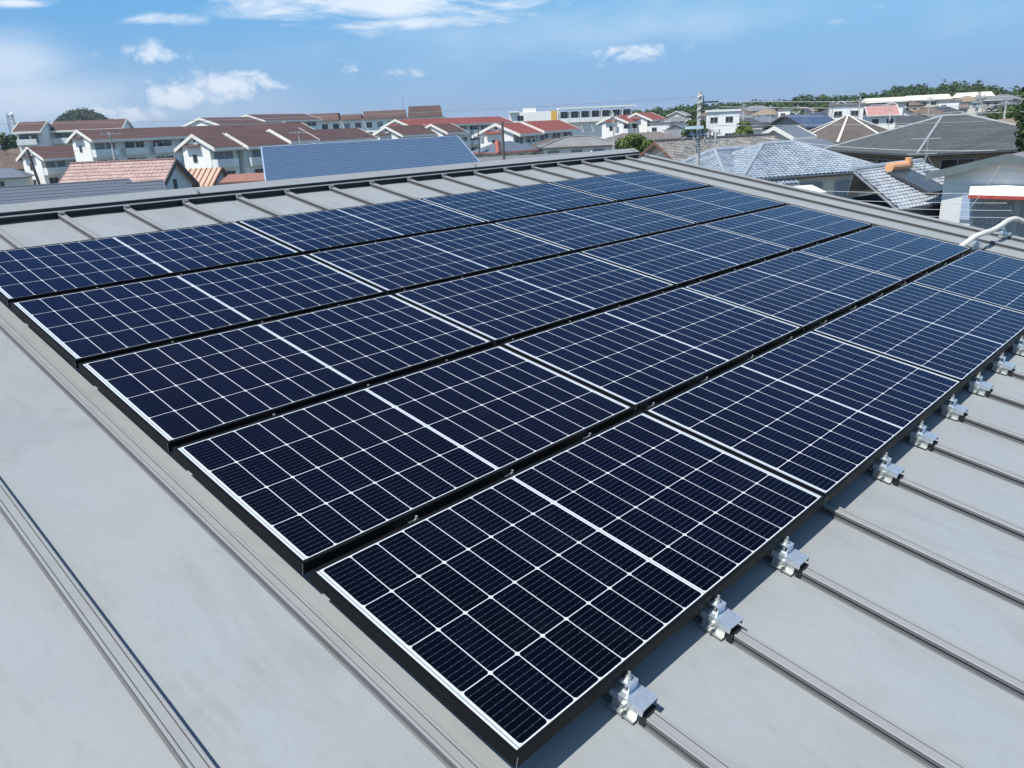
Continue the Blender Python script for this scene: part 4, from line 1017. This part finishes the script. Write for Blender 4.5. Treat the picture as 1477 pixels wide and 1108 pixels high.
# ------------------------------------------------------------------ trees
def leafmat(name, a, b_):
    k = MT(name); co = k.obj(); n = k.noise(co, 0.9, 4, .6); n2 = k.noise(co, 7, 3, .6)
    k.l(k.ramp(k.M('ADD', k.M('MULTIPLY', n, .6), k.M('MULTIPLY', n2, .4)), [(.35, a), (.65, b_)]), k.b.inputs['Base Color'])
    k.b.inputs['Roughness'].default_value = .7; k.b.inputs['Specular IOR Level'].default_value = .25
    return k.m
m_leafd = leafmat('dark_leaves', (0.028, 0.055, 0.020), (0.075, 0.125, 0.038)); m_leafl = leafmat('bright_leaves', (0.045, 0.085, 0.02), (0.115, 0.165, 0.035)); m_leafm = leafmat('mid_leaves', (0.03, 0.06, 0.018), (0.085, 0.13, 0.032))
m_bark = simple('bark', (0.10, 0.08, 0.06), .9)
def crown(b, c, rx, rz, n, s, rg, lumps=9, m=0):
    ls = []
    for _ in range(lumps):
        v = Vector((rg.gauss(0, 1), rg.gauss(0, 1), rg.gauss(0, 1))).normalized() * rg.uniform(.25, .68)
        ls.append((Vector((v.x * rx, v.y * rx, v.z * rz)), rg.uniform(.32, .52)))
    for i in range(n):
        lc, lr = ls[rg.randrange(lumps)]
        d = Vector((rg.gauss(0, 1), rg.gauss(0, 1), rg.gauss(0, .9) + .25)).normalized(); rr = lr * rg.uniform(.72, 1.05)
        p = Vector(c) + lc + Vector((d.x * rx * rr, d.y * rx * rr, d.z * rz * rr))
        nr = (d + Vector((rg.gauss(0, .5), rg.gauss(0, .5), rg.gauss(0, .5)))).normalized()
        t1 = nr.cross(Vector((rg.gauss(0, 1), rg.gauss(0, 1), rg.gauss(0, 1)))).normalized(); t2 = nr.cross(t1)
        q = s * rg.uniform(.6, 1.3)
        b.add([p - t1 * q, p - t2 * q * .6, p + t1 * q, p + t2 * q * .6], [(0, 1, 2, 3)], m)
def tree(label, x, y, z0, h, rx, rz, mat_, n=2600, s=.22, seed=1, group=None, name='tree'):
    e = empty(name, Matrix.Translation((x, y, z0)), label, 'tree', group); rg = random.Random(seed)
    b = MB(); b.tube([(0, 0, 0), (.1, .05, h - rz), (.0, .1, h - rz * .6)], .22, 7, 0, .07)
    for k in range(6):
        a_ = k * 1.1; b.tube([(.05, .05, h - 1.5 * rz), (cos(a_) * rx * .55, sin(a_) * rx * .55, h - rz * rg.uniform(.5, 1.1))], .09, 5, 0, .03)
    b.build('trunk', [m_bark], e)
    b = MB(); crown(b, (0, 0, h - rz), rx, rz, n, s, rg, 12); b.build('crown', [mat_], e)
tree('round bright green tree behind the taupe hip roof', 76.3 + 3.5, 49.9 + 2.6, 0, 7.5, 2.7, 2.0, m_leafl, 3000, .22, 4, 'garden trees')
for j, (a_, dd, h, rx, rz, mt_, lab) in enumerate([
    (10.2, 62, 12.6, 2.5, 5.0, m_leafd, 'tall dark tree cut by the right edge of the picture'),
    (10.9, 92, 10.8, 3.2, 4.2, m_leafd, 'broad dark tree just left of the tall right edge tree'),
    (12.6, 120, 9.3, 5.0, 3.6, m_leafm, 'low wide green tree behind the right end of the charcoal hip roof'),
    (14.6, 105, 8.2, 3.8, 3.0, m_leafl, 'sunlit green tree behind the ridge of the charcoal hip roof, farther left'),
    (28.3, 128, 7.8, 2.4, 2.6, m_leafl, 'small yellow green tree behind the old tiled roof'),
    (24.6, 190, 9.4, 4.0, 3.4, m_leafm, 'mid green tree among the roofs under the wooded ridge'),
    (31.2, 150, 8.2, 3.0, 2.6, m_leafm, 'dull green tree just right of the big pole, among roofs')]):
    p = P(a_, dd); tree(lab, p.x, p.y, th(a_, dd), h - th(a_, dd) * .3, rx, rz, mt_, 3200, .24, 30 + j, 'garden trees')
rf_ = random.Random(77); b = MB(); bh = MB()
for i in range(1500):
    a_ = rf_.uniform(8, 43); dd = rf_.uniform(385, 520) if a_ < 36 else rf_.uniform(430, 540)
    crest = 1.6 + 1.3 * ss(34, 20, a_) + (2.6 * ss(20.5, 19.2, a_) * ss(13.6, 15.0, a_)) - 2.6 * ss(36, 43, a_) - 1.5 * ss(14, 12.5, a_)
    p = P(a_, dd); g = th(a_, dd); g += crest * ss(385, 470, dd); r_ = rf_.uniform(2.6, 5.0)
    crown(b, (p.x, p.y, g + r_ * .95 + rf_.uniform(-1.2, .5)), r_, r_ * .85, 90, r_ * .15, rf_, 6)
for i in range(150):
    a_ = rf_.uniform(73.2, 80); dd = rf_.uniform(255, 380); p = P(a_, dd); r_ = rf_.uniform(3.5, 5.5)
    crown(b, (p.x, p.y, th(a_, dd) + r_ * 1.0 + 2.2 * ss(74.5, 76, a_) * (dd - 250) / 130), r_, r_ * .9, 90, r_ * .18, rf_, 6)
tag(b.build('distant_woodland', [m_leafd]), 'dark wooded ridge running along the skyline', 'woodland', None, 'stuff')
# wooded dome hill far left and blue mountains
m_hill = leafmat('hill_green', (0.03, 0.055, 0.02), (0.06, 0.095, 0.03))
def hill(name, cx_, cy_, pts_fn, n=60, m_=6, mat_=None, w=200, leafy=0):
    b = MB(); vs = []
    ax = Vector((cx_ - CAMP.x, cy_ - CAMP.y, 0)).normalized(); sx_ = Vector((ax.y, -ax.x, 0))
    for j in range(m_ + 1):
        v = -1 + 2 * j / m_
        for i in range(n + 1):
            u = -1 + 2 * i / n; hh = pts_fn(u) * math.sqrt(max(0, 1 - v * v)) - 1
            q = Vector((cx_, cy_, 0)) + sx_ * (u * w) + ax * (v * w * .5); vs.append((q.x, q.y, hh))
    fs = [(j * (n + 1) + i, j * (n + 1) + i + 1, (j + 1) * (n + 1) + i + 1, (j + 1) * (n + 1) + i) for j in range(m_) for i in range(n)]
    b.add(vs, fs)
    if leafy:
        rg = random.Random(5)
        for _ in range(leafy):
            v = rg.uniform(-.95, .3); u = rg.uniform(-1, 1); hh = pts_fn(u) * math.sqrt(1 - v * v)
            if hh < 2: continue
            q = Vector((cx_, cy_, 0)) + sx_ * (u * w) + ax * (v * w * .5); r_ = rg.uniform(3, 6)
            crown(b, (q.x, q.y, hh + r_ * .4), r_, r_ * .8, 40, r_ * .22, rg, 5)
    tag(b.build(name, [mat_], None, None, True), kind='structure')
hill('hill', 287, 848, lambda u: 34 * max(0, 1 - abs(u) ** 2.0) ** .9, w=40, mat_=m_hill, leafy=420, m_=12)
hill('distant_mountains', 3290, 3750, lambda u: 12 + 62 * max(0, 1 - ((u + .25) / .42) ** 2) ** 1.2 * (abs(u + .25) < .42) + 40 * max(0, 1 - ((u - .35) / .5) ** 2) * (abs(u - .35) < .5), w=420, mat_=m_hill, n=90)

# ------------------------------------------------------------------ poles, wires, antennas
def pole(label, x, y, z1, r, mat_=None, arms=(), z0=0, lean=(0, 0), az_=None, group='utility poles of the town', name='utility_pole', can=False):
    yaw = math.degrees(math.atan2(y - CAMP.y, x - CAMP.x)) - 90
    e = empty(name, tmat(x, y, z0, yaw), label, 'utility pole', group); z1 -= z0
    b = MB(); b.tube([(lean[0], lean[1], 0), (0, 0, z1)], r * 1.2, 10, 0, r * .8); b.build('shaft', [mat_ or m_conc], e, None, False)
    for (za, hw_, off_) in arms:
        za -= z0
        b = MB(); b.box(off_ - hw_, off_ + hw_, -.06 - r, -r * 1.0, za - .05, za + .05)
        for s in (-.9, -.3, .3, .9): b.tube([(off_ + s * hw_, -.03 - r, za + .05), (off_ + s * hw_, -.03 - r, za + .22)], .045, 6)
        b.build('crossarm', [m_steel], e)
    if can:
        b = MB(); b.tube([(.45, -.3, z1 - 2.6), (.45, -.3, z1 - 1.8)], .26, 10); b.build('transformer', [m_steel], e)
    return e
e = pole('big pale concrete pole with two dark bars near its top', 37.54, 17.94, 10.15, .128, None, ((8.0, .8, .35), (7.55, .6, .5)), group=None)
b = MB()
b.box(.22, .98, -.05, .05, 9.56, 9.64); b.box(.22, .98, -.05, .05, 9.30, 9.38); b.tube([(.20, 0, 9.1), (.20, 0, 9.95)], .03, 6); b.build('bar', [simple('dark_bar', (0.05, 0.06, 0.09), .5)], e)
b = MB()
for k in range(9): b.tube([(-.14 if k % 2 else .0, -.13, 8.75 + k * .155), (.0 if k % 2 else .14, -.13, 8.75 + k * .155)], .014, 5)
for k in range(4): b.tube([(-.10, -.14, 8.9 + k * .32), (.10, -.14, 9.0 + k * .32)], .02, 5); b.build('ladder', [m_steel], e)
b = MB(); b.box(-.72, .25, -.5, -.18, 8.28, 8.42); b.build('equipment_box', [simple('blue_grey_box', (0.45, 0.58, 0.68), .5)], e)
b = MB()
for k in range(7): b.tube([(-.3 + k * .2, -.2, 8.1), (-.2 + k * .18, -.3, 7.7 + .1 * (k % 3))], .045, 6)
b.build('insulator', [m_steel], e)
b = MB(); rgk = random.Random(9)
for k in range(9):
    x0_, x1_ = rgk.uniform(-.6, .0), rgk.uniform(.2, 1.2); z0_, z1_ = rgk.uniform(7.4, 8.3), rgk.uniform(7.3, 8.3)
    b.tube([(x0_, -.2, z0_), ((x0_ + x1_) / 2, -.3, min(z0_, z1_) - .25), (x1_, -.2, z1_)], .012, 4)
b.build('jumper_cable', [m_wire], e)
for (lab, x, y, z, r, mt_, arms, ln, can) in [
    ('dark thin pole in front of the red roofed gable, centre', 41.8, 36.8, 9.1, .11, m_pole_dark, (), (0, 0), False),
    ('pale pole with a transformer in front of the taupe hip roof', 87.05, 60.65, 9.7, .13, None, ((9.2, .7, .2), (8.3, .6, .3)), (0, 0), True),
    ('slim brown pole with a transformer just right of the blue roof', 75.1, 74.15, 9.1, .10, m_pole_dark, ((7.4, .7, 0),), (0, 0), True),
    ('small pole with a white crossarm above the blue roof', 51.3, 79.9, 9.1, .10, None, ((8.95, .9, -.1),), (0, 0), False),
    ('pole with a white crossarm in front of the longest brown roof, left', 29.8, 79.3, 9.8, .12, None, ((9.6, .95, .1), (9.0, .5, -.2)), (0, 0), False),
    ('black leaning pole crossing the leftmost white gable', 14.91, 52.56, 8.7, .10, m_pole_dark, (), (.9, 0), False),
    ('slim pole standing in the trees at the left edge', 62.0, 246.7, 9.6, .15, None, ((8.6, .6, 0),), (0, 0), False),
    ('pale pole on the skyline, first right of the big pole', 140, 70.3, 10.6, .15, None, ((10.2, .6, 0), (9.6, .6, 0)), (0, 0), False),
    ('pale pole on the skyline, second right of the big pole', 167.7, 82.1, 9.65, .13, None, ((9.3, .6, 0),), (0, 0), False),
    ('pale pole on the skyline, third right of the big pole', 160.1, 75.0, 10.2, .14, None, ((9.8, .8, 0),), (0, 0), False),
    ('pale pole on the skyline, fourth right of the big pole', 189.6, 82.8, 10.1, .14, None, ((9.7, .7, 0),), (0, 0), False),
    ('slim pole rising left of the white block house', 137.4, 52.6, 10.2, .11, None, ((9.9, .5, 0),), (0, 0), False),
    ('slim pole rising right of the white block house', 120.3, 41.5, 10.4, .10, None, ((10.0, .5, 0),), (0, 0), False),
    ('slim pole in front of the cream hillside flats', 209.3, 59.5, 10.6, .14, None, ((10.2, .8, 0),), (0, 0), False),
    ('slim pole left of the right edge trees', 96.4, 17.3, 9.0, .11, None, ((8.8, .5, 0),), (0, 0), False),
    ('pale pole with stacked fittings behind the charcoal hip roof ridge', 71.6, 13.5, 9.75, .13, None, ((9.3, .3, .1), (9.0, .35, -.1), (8.6, .5, .1)), (-.35, 0), True)]:
    pole(lab, x, y, z, r, mt_, arms, 0, ln, None, 'utility poles of the town', can=can)
def wire(label, a, c, sag=.4, r=.018, m=None, n=18):
    a, c = Vector(a), Vector(c); b = MB()
    pts = [a.lerp(c, i / n) - Vector((0, 0, sag * 4 * (i / n) * (1 - i / n))) for i in range(n + 1)]
    b.tube(pts, r, 4); tag(b.build('overhead_wire', [m or m_wire]), label, 'wire', 'overhead wires')
top = Vector((37.54, 17.94, 0))
wire('long thin wire across the sky from the left edge to the big pole', (0, 60, 11.0), top + Vector((0, 0, 9.9)), .6, .009)
wire('upper wire leaving the big pole to the right', top + Vector((.5, -.8, 9.62)), (90, 5, 9.9), .5, .016, m_wirew)
wire('second wire leaving the big pole to the right', top + Vector((.5, -.8, 9.34)), (90, 4.5, 9.2), .5, .016, m_wirew)
wire('third wire leaving the big pole to the right', top + Vector((.5, -.6, 8.9)), (90, 4, 8.4), .4, .014, m_wirew)
wire('fourth wire leaving the big pole to the right, lowest', top + Vector((.5, -.5, 8.4)), (90, 2.5, 7.6), .3, .012, m_wirew)
wire('service wire sloping over the charcoal hip roof to the white sided house', (44, 17.5, 7.55), (40.6, 4.5, 6.9), .25, .012, m_wirew)
wire('service wire from the big pole down behind the old tiled roof', top + Vector((-.3, .2, 7.8)), (45, 24.5, 5.6), .1, .012)
wire('slanting wire in front of the blue tiled wing, left of the big pole', top + Vector((-.2, .4, 8.0)), (30.4, 19.8, 5.8), .2, .016)
for j, (z_, y_) in enumerate(((4.9, 15.5), (4.5, 15.2), (4.2, 15.0), (3.9, 14.9))):
    wire('cable crossing in front of the blue tiled house wall, %s from the top' % ordn[j], (36.5, y_ + .5, z_ + .55), (38.2, 3.4 - j * .2, z_ + .35), .12, .009, m_wirew)
wire('dark drop cable hanging in front of the white sided house', (39.4, 3.95, 6.35), (38.0, 4.9, 4.1), .15, .016)
wire('long wire over the apartment roofs from the left pole', (29.8, 79.3, 9.7), (51.3, 79.9, 9.1), .5, .012)
wire('wire from the leaning pole towards the left crossarm pole', (14.9, 52.5, 8.6), (29.8, 79.3, 9.1), .5, .012)
e = empty('television_antenna', tmat(44.9, 8.7, 5.55, -60), 'stick television antenna on guy legs beside the solar water heater', 'antenna')
b = MB(); b.tube([(0, 0, 0), (0, 0, 1.85)], .022, 6)
for k in range(3): b.tube([(cos(k * 2.1) * .8, sin(k * 2.1) * .8, -.25), (0, 0, .95)], .014, 5)
b.build('mast', [m_steel], e)
b = MB(); b.tube([(-.8, 0, 1.75), (.6, 0, 1.75)], .016, 5); b.tube([(-.9, 0, .98), (.5, 0, .98)], .016, 5)
for k in range(9): b.tube([(-.75 + k * .16, -.25, 1.77), (-.75 + k * .16, .25, 1.77)], .008, 4)
for k in range(7): b.tube([(-.85 + k * .2, -.4, 1.0), (-.85 + k * .2, .4, 1.0)], .008, 4)
b.build('elements', [m_steel], e)
ant = e
antspots = [(33.2, 98, 8.6, 'left of the solar roofed gable'), (30.4, 118, 8.9, 'behind the old tiled roof'), (24.3, 108, 9.3, 'on the faceted brown roof side'), (21.6, 140, 9.6, 'between the white block houses'),
            (19.3, 118, 9.3, 'behind the charcoal roof, left'), (17.1, 132, 9.6, 'behind the charcoal roof, middle'), (28.2, 165, 9.5, 'above the grey gables'), (35.6, 130, 9.0, 'near the taupe roof')]
for a_, dd, zt, lab in antspots:
    o = copy_tree(ant); p = P(a_, dd, zt - 1.85); o.matrix_world = Matrix.Translation(p) @ Matrix.Rotation(R(a_ * 17), 4, 'Z'); o['group'] = 'television antennas over the town roofs'
    b = MB(); b.tube([(0, 0, 0), (0, 0, -3.5)], .03, 5); b.build('lower_mast', [m_steel], o); o['label'] = 'thin television antenna ' + lab
e = empty('lattice_tower', tmat(178.7, 671, 0, 0), 'tiny lattice tower on the horizon at the far left', 'tower')
b = MB()
for sx_ in (-1, 1):
    for sy_ in (-1, 1): b.tube([(sx_ * 2.6, sy_ * 2.6, 0), (sx_ * 1.6, sy_ * 1.6, 30)], .3, 4)
for k in range(10): z_ = 2 + k * 3; w_ = 2.6 - z_ / 30; b.tube([(-w_, -w_, z_), (w_, -w_, z_ + 2.6)], .16, 4); b.tube([(w_, w_, z_), (-w_, w_, z_ + 2.6)], .16, 4)
b.build('legs', [m_steel], e); b = MB(); b.box(-2.0, 2.0, -2.0, 2.0, 28.6, 29.2); b.build('platform', [m_steel], e)
# ------------------------------------------------------------------ air
k = MT('air'); k.t.nodes.remove(k.b)
pv = k.n('ShaderNodeVolumePrincipled'); pv.inputs['Color'].default_value = (0.80, 0.88, 1.0, 1); pv.inputs['Density'].default_value = 0.00016
pv.inputs['Anisotropy'].default_value = 0.2
k.l(pv.outputs[0], k.t.nodes['Material Output'].inputs['Volume'])
b = MB(); b.box(-7200, 7200, -7200, 7200, -2.0, 115.0)
tag(b.build('haze', [k.m]), kind='stuff')
